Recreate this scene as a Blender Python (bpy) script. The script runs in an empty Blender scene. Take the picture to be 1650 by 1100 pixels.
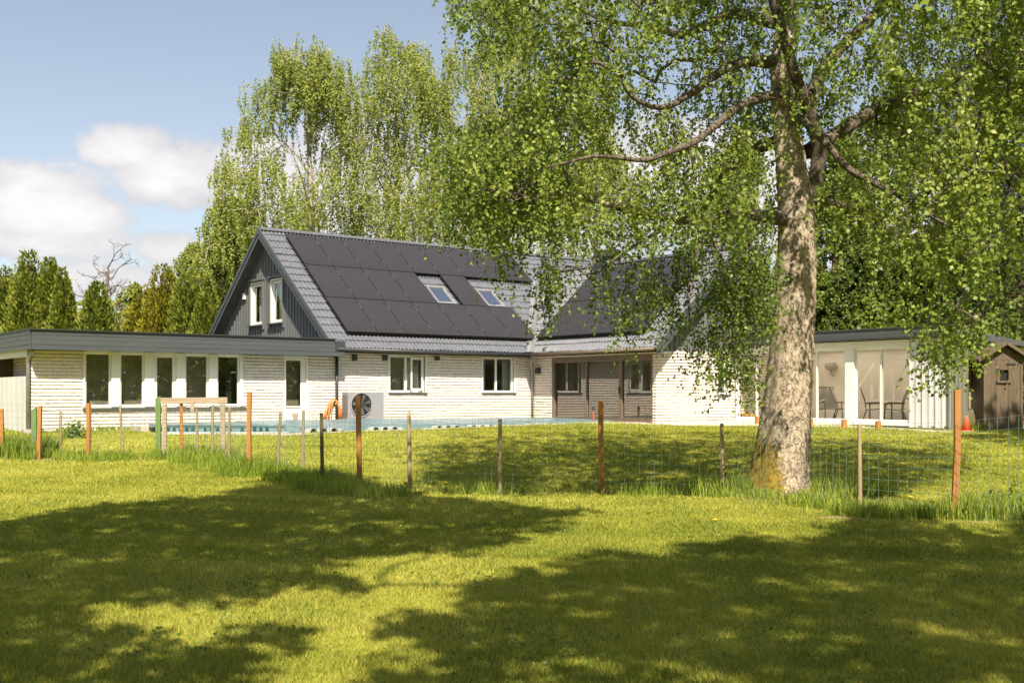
import bpy, math, random
import numpy as np
from mathutils import Vector, Matrix
RNG = np.random.default_rng(7)
random.seed(7)
S = bpy.context.scene
COL = S.collection
R = math.radians

# ------------------------------------------------------------------ frames
FPX, HOR, EYE = 1807.0, 635.0, 1.5          # focal length in photo pixels, horizon row, eye height
def at(px, py, Y):                           # a point of the place seen at photo pixel (px, py), Y metres ahead
    return ((px - 825) / FPX * Y, Y, EYE + (HOR - py) / FPX * Y)
D1 = np.array([0.79373637, 0.60826193])      # along the long wing
D2 = np.array([-0.60826193, 0.79373637])     # from the lawn into the house
P0 = np.array([-6.7598, 35.0])
HANG = math.atan2(D1[1], D1[0])
def world(u, v): return P0 + u * D1 + v * D2
def local(x, y):
    q = np.array([x, y]) - P0
    return float(q @ D1), float(q @ D2)
def fu(px, v=0.0):                           # u on a wall parallel to the long wing
    r = np.array([(px - 825) / FPX, 1.0]); t = (v + P0 @ D2) / (r @ D2)
    return float((r * t - P0) @ D1)
def fv(px, u):                               # v on a wall parallel to the short wing
    r = np.array([(px - 825) / FPX, 1.0]); t = (u + P0 @ D1) / (r @ D1)
    return float((r * t - P0) @ D2)

def hnoise(x, y):
    return (np.sin(x * 0.9 + 1.3 * np.sin(y * 0.7)) * 0.5 + np.sin(y * 1.3 + x * 0.35 + 2) * 0.5)
TY = [-500, 17, 20, 24, 28, 31, 36, 40, 900]
TZ = [0, 0, 0.045, 0.19, 0.37, 0.48, 0.58, 0.60, 0.60]
def ground(x, y):
    x = np.asarray(x, float); y = np.asarray(y, float)
    return np.interp(y, TY, TZ) + 0.018 * hnoise(x, y)

# ------------------------------------------------------------------ object helpers
def tag(o, label=None, cat=None, group=None, kind=None):
    if label: o['label'] = label
    if cat: o['category'] = cat
    if group: o['group'] = group
    if kind: o['kind'] = kind
    return o
def empty(name, loc=(0, 0, 0), rz=0.0, label=None, cat=None, group=None):
    o = bpy.data.objects.new(name, None); COL.objects.link(o)
    o.empty_display_size = 0.2
    o.location = loc; o.rotation_euler = (0, 0, rz)
    return tag(o, label, cat, group)
def mesh_np(name, V, F, mat, parent=None, smooth=False, tint=None, loc=None):
    """V (n,3) float, F (m,k) int, all faces with k corners"""
    V = np.ascontiguousarray(V, np.float32); F = np.ascontiguousarray(F, np.int32)
    me = bpy.data.meshes.new(name)
    n, (m, k) = len(V), F.shape
    me.vertices.add(n); me.vertices.foreach_set('co', V.ravel())
    me.loops.add(m * k); me.loops.foreach_set('vertex_index', F.ravel())
    me.polygons.add(m)
    me.polygons.foreach_set('loop_start', np.arange(0, m * k, k, dtype=np.int32))
    me.polygons.foreach_set('loop_total', np.full(m, k, np.int32))
    if smooth: me.polygons.foreach_set('use_smooth', np.ones(m, bool))
    if tint is not None:
        a = me.attributes.new('tint', 'FLOAT', 'POINT'); a.data.foreach_set('value', np.asarray(tint, np.float32))
    me.materials.append(mat); me.update(); me.validate()
    o = bpy.data.objects.new(name, me); COL.objects.link(o)
    if parent: o.parent = parent
    if loc is not None: o.location = loc
    return o

class MB:
    def __init__(s): s.V = []; s.F = []
    def add(s, vs, fs):
        b = len(s.V); s.V += [tuple(map(float, v)) for v in vs]; s.F += [tuple(b + i for i in f) for f in fs]; return s
    def box(s, a0, a1, b0, b1, c0, c1, m=None):
        p = [(a, b, c) for a in (a0, a1) for b in (b0, b1) for c in (c0, c1)]
        if m: p = [m(*q) for q in p]
        return s.add(p, [(0, 1, 3, 2), (4, 6, 7, 5), (0, 4, 5, 1), (2, 3, 7, 6), (0, 2, 6, 4), (1, 5, 7, 3)])
    def bar(s, p, q, w, h=None, up=(0, 0, 1), taper=1.0):
        h = w if h is None else h
        p, q = Vector(p), Vector(q); d = (q - p).normalized()
        x = d.cross(Vector(up))
        if x.length < 1e-4: x = d.cross(Vector((0, 1, 0)))
        x.normalize(); y = x.cross(d).normalized()
        vs = []
        for c, k in ((p, 1.0), (q, taper)):
            for i, j in ((-1, -1), (1, -1), (1, 1), (-1, 1)): vs.append(c + x * (i * w / 2 * k) + y * (j * h / 2 * k))
        return s.add(vs, [(0, 3, 2, 1), (4, 5, 6, 7), (0, 1, 5, 4), (1, 2, 6, 5), (2, 3, 7, 6), (3, 0, 4, 7)])
    def tube(s, pts, rad, n=8, cap=True):
        pts = [Vector(p) for p in pts]; m = len(pts)
        rad = [rad] * m if not hasattr(rad, '__len__') else rad
        vs = []; ref = None
        for i, p in enumerate(pts):
            d = (pts[min(i + 1, m - 1)] - pts[max(i - 1, 0)]).normalized()
            if ref is None:
                ref = d.cross(Vector((0, 0, 1)))
                if ref.length < 1e-3: ref = d.cross(Vector((0, 1, 0)))
            x = (ref - d * ref.dot(d)).normalized(); ref = x; y = d.cross(x)
            for k in range(n):
                a = 2 * math.pi * k / n; vs.append(p + (x * math.cos(a) + y * math.sin(a)) * rad[i])
        fs = [(i * n + k, i * n + (k + 1) % n, (i + 1) * n + (k + 1) % n, (i + 1) * n + k) for i in range(m - 1) for k in range(n)]
        if cap: fs += [tuple(range(n - 1, -1, -1)), tuple((m - 1) * n + k for k in range(n))]
        return s.add(vs, fs)
    def prism(s, poly, f0, f1):              # poly of 2-D points, f0/f1 map (a, b) to the two end faces
        n = len(poly); vs = [f0(*p) for p in poly] + [f1(*p) for p in poly]
        return s.add(vs, [tuple(range(n)), tuple(range(2 * n - 1, n - 1, -1))] + [(i, n + i, n + (i + 1) % n, (i + 1) % n) for i in range(n)])
    def lathe(s, prof, c, n=20):
        vs = [(c[0] + r * math.cos(2 * math.pi * k / n), c[1] + r * math.sin(2 * math.pi * k / n), c[2] + z) for r, z in prof for k in range(n)]
        m = len(prof)
        fs = [(i * n + k, i * n + (k + 1) % n, (i + 1) * n + (k + 1) % n, (i + 1) * n + k) for i in range(m - 1) for k in range(n)]
        return s.add(vs, fs + [tuple(range(n - 1, -1, -1)), tuple((m - 1) * n + k for k in range(n))])
    def build(s, name, mat, parent=None, smooth=False, bevel=0.0, loc=None, label=None):
        me = bpy.data.meshes.new(name); me.from_pydata(s.V, [], s.F); me.materials.append(mat)
        if smooth: me.polygons.foreach_set('use_smooth', np.ones(len(me.polygons), bool))
        me.update()
        o = bpy.data.objects.new(name, me); COL.objects.link(o)
        if parent: o.parent = parent
        if loc is not None: o.location = loc
        if bevel:
            b = o.modifiers.new('bevel', 'BEVEL'); b.width = bevel; b.segments = 2; b.limit_method = 'ANGLE'
        if label: o['label'] = label
        return o
def copy_tree(o, parent=None):
    c = o.copy(); COL.objects.link(c)
    if parent: c.parent = parent
    for ch in list(o.children): copy_tree(ch, c)
    return c

# ------------------------------------------------------------------ materials
def nodes_of(name):
    m = bpy.data.materials.new(name); m.use_nodes = True
    nt = m.node_tree; nt.nodes.clear()
    out = nt.nodes.new('ShaderNodeOutputMaterial')
    return m, nt, out
def N(nt, t, **kw):
    n = nt.nodes.new(t)
    for k, v in kw.items():
        if hasattr(n, k): setattr(n, k, v)
        else: n.inputs[k.replace('_', ' ')].default_value = v
    return n
def L(nt, a, b): nt.links.new(a, b)
def ramp(nt, stops, fac):
    r = nt.nodes.new('ShaderNodeValToRGB'); e = r.color_ramp.elements
    while len(e) < len(stops): e.new(0.5)
    for i, (p, c) in enumerate(stops):
        e[i].position = p; e[i].color = (c[0], c[1], c[2], 1)
    L(nt, fac, r.inputs[0]); return r.outputs[0]
def noise(nt, co, scale, detail=6, rough=0.6, dist=0.0):
    n = N(nt, 'ShaderNodeTexNoise'); n.inputs['Scale'].default_value = scale; n.inputs['Detail'].default_value = detail
    n.inputs['Roughness'].default_value = rough; n.inputs['Distortion'].default_value = dist
    L(nt, co, n.inputs['Vector']); return n.outputs['Fac']
def coord(nt, stretch=(1, 1, 1)):
    t = nt.nodes.new('ShaderNodeTexCoord')
    if stretch == (1, 1, 1): return t.outputs['Object']
    m = nt.nodes.new('ShaderNodeMapping'); m.inputs['Scale'].default_value = stretch
    L(nt, t.outputs['Object'], m.inputs['Vector']); return m.outputs['Vector']
def mixc(nt, a, b, fac, mode='MIX'):
    m = nt.nodes.new('ShaderNodeMix'); m.data_type = 'RGBA'; m.blend_type = mode
    for s_, v in ((m.inputs[6], a), (m.inputs[7], b)):
        if hasattr(v, 'is_output'): L(nt, v, s_)
        else: s_.default_value = (v[0], v[1], v[2], 1)
    if hasattr(fac, 'is_output'): L(nt, fac, m.inputs[0])
    else: m.inputs[0].default_value = fac
    return m.outputs[2]
def maprange(nt, v, a, b, c=0.0, d=1.0):
    n = nt.nodes.new('ShaderNodeMapRange'); n.inputs[1].default_value = a; n.inputs[2].default_value = b
    n.inputs[3].default_value = c; n.inputs[4].default_value = d; L(nt, v, n.inputs[0]); return n.outputs[0]
def math_(nt, op, a, b=None):
    n = nt.nodes.new('ShaderNodeMath'); n.operation = op
    for i, v in enumerate((a, b)):
        if v is None: continue
        if hasattr(v, 'is_output'): L(nt, v, n.inputs[i])
        else: n.inputs[i].default_value = v
    return n.outputs[0]
def surf(name, c1, c2=None, scale=6, rough=0.6, bump=0.0, bscale=40, stretch=(1, 1, 1), spec=0.4, metal=0.0, dirt=None, dscale=1.5):
    m, nt, out = nodes_of(name); co = coord(nt, stretch)
    p = nt.nodes.new('ShaderNodeBsdfPrincipled'); L(nt, p.outputs[0], out.inputs[0])
    c2 = c2 or c1
    n1 = noise(nt, co, scale)
    col = ramp(nt, [(0.3, c1), (0.7, c2)], n1)
    if dirt:
        d = maprange(nt, noise(nt, co, dscale, 8, 0.7), 0.5, 0.72)
        col = mixc(nt, col, dirt, math_(nt, 'MULTIPLY', d, 0.6))
    L(nt, col, p.inputs['Base Color'])
    p.inputs['Roughness'].default_value = rough; p.inputs['Metallic'].default_value = metal
    p.inputs['Specular IOR Level'].default_value = spec
    L(nt, maprange(nt, noise(nt, co, scale * 3), 0.2, 0.8, max(rough - 0.08, 0.03), min(rough + 0.1, 1)), p.inputs['Roughness'])
    if bump:
        b = nt.nodes.new('ShaderNodeBump'); b.inputs['Strength'].default_value = bump; b.inputs['Distance'].default_value = 0.01
        L(nt, noise(nt, co, bscale, 4), b.inputs['Height']); L(nt, b.outputs[0], p.inputs['Normal'])
    return m
def wood(name, c1, c2, axis=2, rough=0.75, scale=3.0, dirt=None):
    st = [14, 14, 14]; st[axis] = 0.8
    m = surf(name, c1, c2, scale, rough, 0.5, 5, tuple(st), 0.25, dirt=dirt, dscale=0.7); return m
def leafmat(name, lo, mid, hi, trans=0.35, rough=0.45, spec=0.35):
    m, nt, out = nodes_of(name)
    a = nt.nodes.new('ShaderNodeAttribute'); a.attribute_name = 'tint'
    col = ramp(nt, [(0.0, lo), (0.5, mid), (1.0, hi)], a.outputs['Fac'])
    p = nt.nodes.new('ShaderNodeBsdfPrincipled'); L(nt, col, p.inputs['Base Color'])
    p.inputs['Roughness'].default_value = rough; p.inputs['Specular IOR Level'].default_value = spec
    t = nt.nodes.new('ShaderNodeBsdfTranslucent')
    L(nt, mixc(nt, col, (1.0, 1.0, 0.35), 0.5, 'MULTIPLY'), t.inputs[0])
    x = nt.nodes.new('ShaderNodeMixShader'); x.inputs[0].default_value = trans
    L(nt, p.outputs[0], x.inputs[1]); L(nt, t.outputs[0], x.inputs[2]); L(nt, x.outputs[0], out.inputs[0])
    return m
def glassmat(name, tint=(0.85, 0.88, 0.86), ior=1.5, extra=0.0):
    m, nt, out = nodes_of(name)
    ge = nt.nodes.new('ShaderNodeNewGeometry'); dt_ = nt.nodes.new('ShaderNodeVectorMath'); dt_.operation = 'DOT_PRODUCT'
    L(nt, ge.outputs['Normal'], dt_.inputs[0]); L(nt, ge.outputs['Incoming'], dt_.inputs[1])
    fc = math_(nt, 'SUBTRACT', 1.0, math_(nt, 'ABSOLUTE', dt_.outputs['Value']))
    f = math_(nt, 'ADD', math_(nt, 'MULTIPLY', math_(nt, 'POWER', fc, 5.0), 0.95), 0.04 + extra)
    t = nt.nodes.new('ShaderNodeBsdfTransparent'); t.inputs[0].default_value = (*tint, 1)
    g = nt.nodes.new('ShaderNodeBsdfGlossy'); g.inputs['Roughness'].default_value = 0.01; g.inputs[0].default_value = (1, 1, 1, 1)
    co = coord(nt); b = nt.nodes.new('ShaderNodeBump'); b.inputs['Strength'].default_value = 0.02; b.inputs['Distance'].default_value = 0.02
    L(nt, noise(nt, co, 1.2, 2), b.inputs['Height']); L(nt, b.outputs[0], g.inputs['Normal'])
    x = nt.nodes.new('ShaderNodeMixShader'); L(nt, f, x.inputs[0]); L(nt, t.outputs[0], x.inputs[1]); L(nt, g.outputs[0], x.inputs[2])
    L(nt, x.outputs[0], out.inputs[0]); return m

M = {}
M['white'] = surf('white_paint', (0.72, 0.70, 0.66), (0.80, 0.78, 0.74), 3, 0.5, 0.1, 30, dirt=(0.5, 0.47, 0.42))
M['white_board'] = surf('white_board', (0.56, 0.56, 0.57), (0.66, 0.655, 0.65), 2.5, 0.6, 0.2, 25, (1, 1, 0.2), dirt=(0.42, 0.40, 0.36), dscale=1.2)
M['grey_board'] = surf('anthracite_board', (0.105, 0.11, 0.112), (0.13, 0.136, 0.138), 3, 0.55, 0.15, 30, (1, 1, 0.2))
M['fascia'] = surf('fascia_board', (0.056, 0.064, 0.070), (0.072, 0.081, 0.088), 2, 0.45, 0.1, 30, (0.3, 0.3, 3))
M['tile'] = surf('concrete_tile', (0.095, 0.10, 0.118), (0.145, 0.15, 0.175), 5, 0.36, 0.15, 60, spec=0.5, dirt=(0.11, 0.11, 0.12), dscale=3)
M['flash'] = surf('zinc_flashing', (0.23, 0.23, 0.245), (0.29, 0.29, 0.30), 4, 0.4, 0.05, 20, metal=0.3)
M['zinc'] = surf('zinc_pipe', (0.22, 0.22, 0.23), (0.32, 0.31, 0.31), 5, 0.4, 0.05, 20, metal=0.5)
M['darkmetal'] = surf('dark_metal', (0.035, 0.037, 0.04), (0.05, 0.052, 0.055), 5, 0.4, 0.05, 20)
M['brown'] = surf('brown_frame', (0.14, 0.10, 0.075), (0.19, 0.14, 0.105), 4, 0.5, 0.1, 20)
M['plaster'] = surf('plaster', (0.60, 0.57, 0.52), (0.68, 0.65, 0.60), 2, 0.8, 0.1, 20)
M['room'] = surf('room_plaster', (0.60, 0.54, 0.45), (0.66, 0.60, 0.51), 2, 0.85)
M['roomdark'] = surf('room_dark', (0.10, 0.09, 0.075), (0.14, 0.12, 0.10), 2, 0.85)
M['floor'] = surf('room_floor', (0.30, 0.28, 0.25), (0.38, 0.36, 0.32), 2, 0.5)
M['glass'] = glassmat('window_glass', extra=0.08)
M['glass2'] = glassmat('sunroom_glass', (0.95, 0.93, 0.89), extra=0.0); M['glass3'] = glassmat('porch_glass', (0.85, 0.83, 0.78), extra=0.07)
M['skyglass'] = glassmat('skylight_glass', extra=0.75)
M['curtain'] = surf('curtain', (0.55, 0.55, 0.52), (0.66, 0.66, 0.62), 6, 0.9, 0.3, 8, (12, 12, 0.5))
M['orange_wood'] = wood('stained_wood', (0.30, 0.130, 0.036), (0.45, 0.21, 0.062), dirt=(0.16, 0.07, 0.02))
M['grey_wood'] = wood('weathered_wood', (0.24, 0.18, 0.10), (0.38, 0.30, 0.18), dirt=(0.14, 0.11, 0.07))
M['dark_wood'] = wood('dark_wood', (0.09, 0.07, 0.035), (0.16, 0.12, 0.06))
M['green_wood'] = wood('green_wood', (0.10, 0.17, 0.055), (0.16, 0.24, 0.085), dirt=(0.08, 0.10, 0.05))
M['timber'] = wood('old_timber', (0.29, 0.22, 0.15), (0.42, 0.34, 0.25), axis=0, dirt=(0.2, 0.15, 0.1))
M['shed_wood'] = wood('shed_wood', (0.085, 0.062, 0.042), (0.17, 0.127, 0.085), dirt=(0.05, 0.038, 0.026))
M['wire'] = surf('green_wire', (0.09, 0.17, 0.125), (0.14, 0.24, 0.19), 3, 0.5)
M['black'] = surf('black', (0.012, 0.012, 0.012), (0.02, 0.02, 0.02), 3, 0.5)
M['pump'] = surf('pump_casing', (0.235, 0.235, 0.25), (0.265, 0.265, 0.28), 2, 0.4, 0.02)
M['hose'] = surf('orange_hose', (0.62, 0.20, 0.055), (0.72, 0.27, 0.09), 4, 0.4)
M['cone'] = surf('orange_plastic', (0.55, 0.09, 0.02), (0.62, 0.12, 0.03), 4, 0.45)
M['cover'] = surf('pool_cover', (0.105, 0.175, 0.20), (0.155, 0.235, 0.265), 1.2, 0.35, 0.05, 10, dirt=(0.36, 0.40, 0.38), dscale=2)
M['corr'] = surf('corrugated_grey', (0.32, 0.35, 0.355), (0.42, 0.45, 0.45), 2, 0.5, 0.05, 10, dirt=(0.33, 0.31, 0.26), dscale=3)
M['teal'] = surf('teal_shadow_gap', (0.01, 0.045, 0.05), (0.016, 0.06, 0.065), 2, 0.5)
M['stone'] = surf('pale_concrete', (0.36, 0.32, 0.27), (0.48, 0.44, 0.38), 8, 0.85, 0.4, 30, dirt=(0.22, 0.19, 0.14))
M['chair'] = surf('brown_sling', (0.14, 0.095, 0.055), (0.20, 0.14, 0.085), 3, 0.7)
M['chairframe'] = surf('bronze_frame', (0.05, 0.04, 0.03), (0.07, 0.055, 0.04), 3, 0.4)
M['cushion'] = surf('grey_cushion', (0.35, 0.32, 0.28), (0.45, 0.42, 0.37), 3, 0.9, 0.3, 12)
M['sunwall'] = surf('sunroom_plaster', (0.80, 0.745, 0.66), (0.86, 0.81, 0.72), 2, 0.8, 0.1, 20); M['sunfloor'] = surf('pale_floor', (0.58, 0.54, 0.47), (0.68, 0.63, 0.55), 2, 0.6)
M['pane_tone'] = surf('pane_tone_brown', (0.34, 0.285, 0.205), (0.42, 0.35, 0.26), 2, 0.9)  # colour standing in for the brown reflection seen in the panes
def opal():
    m, nt, out = nodes_of('opal_sheet'); a = nt.nodes.new('ShaderNodeBsdfTranslucent'); a.inputs[0].default_value = (0.9, 0.88, 0.84, 1); t = nt.nodes.new('ShaderNodeBsdfDiffuse'); t.inputs[0].default_value = (0.7, 0.7, 0.68, 1)
    x = nt.nodes.new('ShaderNodeMixShader'); x.inputs[0].default_value = 0.2; L(nt, a.outputs[0], x.inputs[1]); L(nt, t.outputs[0], x.inputs[2]); L(nt, x.outputs[0], out.inputs[0]); return m
M['opal'] = opal()  # diffusing sheet for the added sunroom roof lights
M['yellow'] = surf('yellow_crate', (0.55, 0.30, 0.03), (0.62, 0.36, 0.05), 3, 0.5)
def brickmat():
    m, nt, out = nodes_of('white_brick'); co = coord(nt)
    p = nt.nodes.new('ShaderNodeBsdfPrincipled'); L(nt, p.outputs[0], out.inputs[0])
    n1 = noise(nt, co, 9, 8, 0.7); n2 = noise(nt, co, 45, 6, 0.75)
    c = ramp(nt, [(0.28, (0.52, 0.455, 0.41)), (0.52, (0.71, 0.64, 0.59)), (0.8, (0.77, 0.715, 0.675))], n1)
    c = mixc(nt, c, (0.36, 0.27, 0.20), maprange(nt, n2, 0.56, 0.74, 0, 0.8))
    L(nt, c, p.inputs['Base Color']); p.inputs['Roughness'].default_value = 0.85; p.inputs['Specular IOR Level'].default_value = 0.2
    b = nt.nodes.new('ShaderNodeBump'); b.inputs['Strength'].default_value = 0.9; b.inputs['Distance'].default_value = 0.012
    L(nt, noise(nt, co, 28, 6, 0.7), b.inputs['Height']); L(nt, b.outputs[0], p.inputs['Normal'])
    return m
M['brick'] = brickmat()
M['mortar'] = surf('mortar', (0.30, 0.255, 0.21), (0.38, 0.33, 0.28), 12, 0.9)
def panelmat():
    m, nt, out = nodes_of('solar_cells'); t = nt.nodes.new('ShaderNodeTexCoord')
    p = nt.nodes.new('ShaderNodeBsdfPrincipled'); L(nt, p.outputs[0], out.inputs[0])
    w = nt.nodes.new('ShaderNodeTexWave'); w.wave_type = 'BANDS'; w.bands_direction = 'Y'; w.wave_profile = 'SAW'
    w.inputs['Scale'].default_value = 4.7; L(nt, t.outputs['Object'], w.inputs['Vector'])
    line = maprange(nt, w.outputs['Fac'], 0.90, 0.96)
    n1 = noise(nt, t.outputs['Object'], 0.8, 4)
    c = ramp(nt, [(0.3, (0.026, 0.023, 0.026)), (0.7, (0.036, 0.032, 0.035))], n1)
    L(nt, mixc(nt, c, (0.085, 0.072, 0.068), line), p.inputs['Base Color'])
    p.inputs['Roughness'].default_value = 0.24; p.inputs['Specular IOR Level'].default_value = 0.5
    return m
M['panel'] = panelmat()
def barkmat(name, base, dark, moss=None, vs=(11, 11, 6.5), white=False):
    m, nt, out = nodes_of(name); co = coord(nt)
    p = nt.nodes.new('ShaderNodeBsdfPrincipled'); L(nt, p.outputs[0], out.inputs[0])
    mp = nt.nodes.new('ShaderNodeMapping'); mp.inputs['Scale'].default_value = vs; L(nt, co, mp.inputs[0])
    def crack(sc, wd, det):
        q = noise(nt, mp.outputs[0], sc, det, 0.62, 0.6); return maprange(nt, math_(nt, 'ABSOLUTE', math_(nt, 'SUBTRACT', q, 0.5)), 0.0, wd)
    e = math_(nt, 'MINIMUM', crack(0.75, 0.020, 7), maprange(nt, noise(nt, mp.outputs[0], 2.6, 7, 0.75, 0.4), 0.30, 0.44))
    n1 = noise(nt, co, 7, 8, 0.7); n2 = noise(nt, co, 40, 6, 0.7)
    c = ramp(nt, [(0.25, [x * 0.62 for x in base]), (0.55, base), (0.85, [min(1, x * 1.3) for x in base])], n1)
    c = mixc(nt, dark, c, math_(nt, 'MAXIMUM', e, maprange(nt, n1, 0.5, 0.62)))
    c = mixc(nt, c, dark, maprange(nt, n2, 0.58, 0.75, 0, 0.55))
    if moss:
        sp = nt.nodes.new('ShaderNodeSeparateXYZ'); L(nt, co, sp.inputs[0])
        low = maprange(nt, sp.outputs['Z'], 0.25, 1.35, 1.0, 0.0)
        left = maprange(nt, sp.outputs['X'], -0.42, 0.12, 1.0, 0.0)
        msk = math_(nt, 'MULTIPLY', low, left)
        msk = maprange(nt, math_(nt, 'ADD', msk, math_(nt, 'MULTIPLY', noise(nt, co, 22, 8, 0.8), 1.5)), 1.0, 1.16)
        c = mixc(nt, c, ramp(nt, [(0.3, (0.20, 0.12, 0.02)), (0.6, (0.30, 0.22, 0.035)), (0.8, (0.16, 0.17, 0.03))], noise(nt, co, 14, 4)), msk)
    L(nt, c, p.inputs['Base Color']); p.inputs['Roughness'].default_value = 0.9; p.inputs['Specular IOR Level'].default_value = 0.15
    h = math_(nt, 'ADD', math_(nt, 'MULTIPLY', e, 0.7), math_(nt, 'MULTIPLY', n2, 0.5))
    b = nt.nodes.new('ShaderNodeBump'); b.inputs['Strength'].default_value = 0.9; b.inputs['Distance'].default_value = 0.03
    L(nt, h, b.inputs['Height']); L(nt, b.outputs[0], p.inputs['Normal'])
    return m
M['bark'] = barkmat('birch_bark_old', (0.44, 0.36, 0.275), (0.13, 0.098, 0.07), moss=True)
M['bark_branch'] = barkmat('branch_bark', (0.16, 0.13, 0.10), (0.04, 0.03, 0.025))
M['bark_birch'] = barkmat('birch_bark_pale', (0.42, 0.37, 0.31), (0.10, 0.08, 0.06), vs=(5, 5, 6))
M['bark_dark'] = barkmat('pine_bark', (0.13, 0.085, 0.055), (0.03, 0.02, 0.015))
M['bark_dead'] = barkmat('dead_bark', (0.20, 0.17, 0.14), (0.08, 0.06, 0.05))
M['leaf'] = leafmat('birch_leaf', (0.075, 0.135, 0.020), (0.19, 0.265, 0.038), (0.36, 0.40, 0.085), 0.45, 0.45, 0.35)
M['leaf_far'] = leafmat('birch_leaf_far', (0.16, 0.21, 0.04), (0.30, 0.35, 0.075), (0.47, 0.48, 0.14), 0.48, 0.5)
M['leaf_mid'] = leafmat('broad_leaf', (0.08, 0.13, 0.015), (0.17, 0.23, 0.03), (0.28, 0.31, 0.05), 0.45, 0.45)
M['leaf_dark'] = leafmat('dark_leaf', (0.05, 0.085, 0.012), (0.11, 0.155, 0.022), (0.20, 0.235, 0.04), 0.3, 0.5)
M['thuja'] = leafmat('cypress_spray', (0.07, 0.105, 0.014), (0.15, 0.185, 0.024), (0.28, 0.29, 0.045), 0.3, 0.6, 0.2)
M['thuja_gold'] = leafmat('golden_spray', (0.09, 0.10, 0.010), (0.20, 0.19, 0.016), (0.34, 0.29, 0.03), 0.25, 0.6, 0.2)
M['pine'] = leafmat('pine_needle', (0.02, 0.035, 0.012), (0.045, 0.065, 0.022), (0.10, 0.12, 0.045), 0.1, 0.5, 0.2)
M['grass'] = leafmat('grass_blade', (0.17, 0.215, 0.034), (0.37, 0.385, 0.064), (0.62, 0.57, 0.15), 0.4, 0.6, 0.12)
M['tallgrass'] = leafmat('tall_grass_blade', (0.14, 0.21, 0.025), (0.28, 0.37, 0.050), (0.52, 0.53, 0.13), 0.45, 0.5, 0.2)
# ------------------------------------------------------------------ building helpers
def mv(v0): return lambda a, d, z: (a, v0 - d, z)          # wall facing the lawn
def mu(u0): return lambda a, d, z: (u0 - d, a, z)          # wall facing left
def root(name, label, cat):
    return empty(name, (P0[0], P0[1], 0), HANG, label, cat)
def cells(a0, a1, z0, z1, ops):
    xs = sorted({a0, a1, *[min(max(o[0], a0), a1) for o in ops], *[min(max(o[1], a0), a1) for o in ops]})
    out = []
    for x0, x1 in zip(xs, xs[1:]):
        z = z0
        for o in sorted([o for o in ops if o[0] < (x0 + x1) / 2 < o[1]], key=lambda o: o[2]):
            if o[2] > z: out.append((x0, x1, z, o[2]))
            z = max(z, o[3])
        if z < z1: out.append((x0, x1, z, z1))
    return out
def wall(name, par, m, a0, a1, z0, z1, ops=(), mat='mortar', thick=0.2):
    b = MB()
    for x0, x1, y0, y1 in cells(a0, a1, z0, z1, ops): b.box(x0, x1, -thick, 0, y0, y1, m)
    return b.build(name, M[mat], par)
def bricks(par, m, a0, a1, z0, z1, ops=(), h=0.098):
    V = []; F = []; base = 0
    n = int((z1 - z0) / h)
    for c in range(n):
        zb = z0 + c * h; iv = [(a0, a1)]
        for o in ops:
            if min(o[3], zb + h) - max(o[2], zb) > h * 0.45:
                nv = []
                for s, e in iv:
                    if o[1] <= s or o[0] >= e: nv.append((s, e)); continue
                    if o[0] > s: nv.append((s, o[0]))
                    if o[1] < e: nv.append((o[1], e))
                iv = nv
        for s, e in iv:
            k = max(2, int((e - s) / 0.05) + 1); x = np.linspace(s, e, k)
            bl = 0.3 + 0.0 * x; ph = (c * 0.37) % 1
            bi = np.floor(x / 0.38 + ph).astype(int)
            off = np.array([((b_ * 7919 + c * 104729) % 97) / 97.0 for b_ in bi]) * 0.010
            j = lambda sc: RNG.normal(0, sc, k)
            zj = j(0.0025)
            prof = [(np.zeros(k), zb + 0.004 + zj), (0.018 + off + j(0.004), zb + 0.006 + zj + j(0.002)), (0.026 + off + j(0.004), zb + 0.028 + j(0.004)),
                    (0.024 + off + j(0.004), zb + 0.062 + j(0.004)), (0.014 + off + j(0.003), zb + h - 0.010 + j(0.002)), (np.zeros(k), zb + h - 0.004 + j(0.002))]
            P = len(prof)
            for d, z in prof:
                for i in range(k): V.append(m(x[i], d[i], z[i]))
            for p in range(P - 1):
                for i in range(k - 1): F.append((base + p * k + i, base + p * k + i + 1, base + (p + 1) * k + i + 1, base + (p + 1) * k + i))
            for q in (0, k - 1):                       # close the ends
                for p in (1, 3): F.append(tuple(base + w * k + q for w in ((p, p + 1, p + 2, p - 1) if p == 1 else (0, 3, 4, 5))))
            base += P * k
    return mesh_np('brick_facing', V, F, M['brick'], par)
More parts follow.
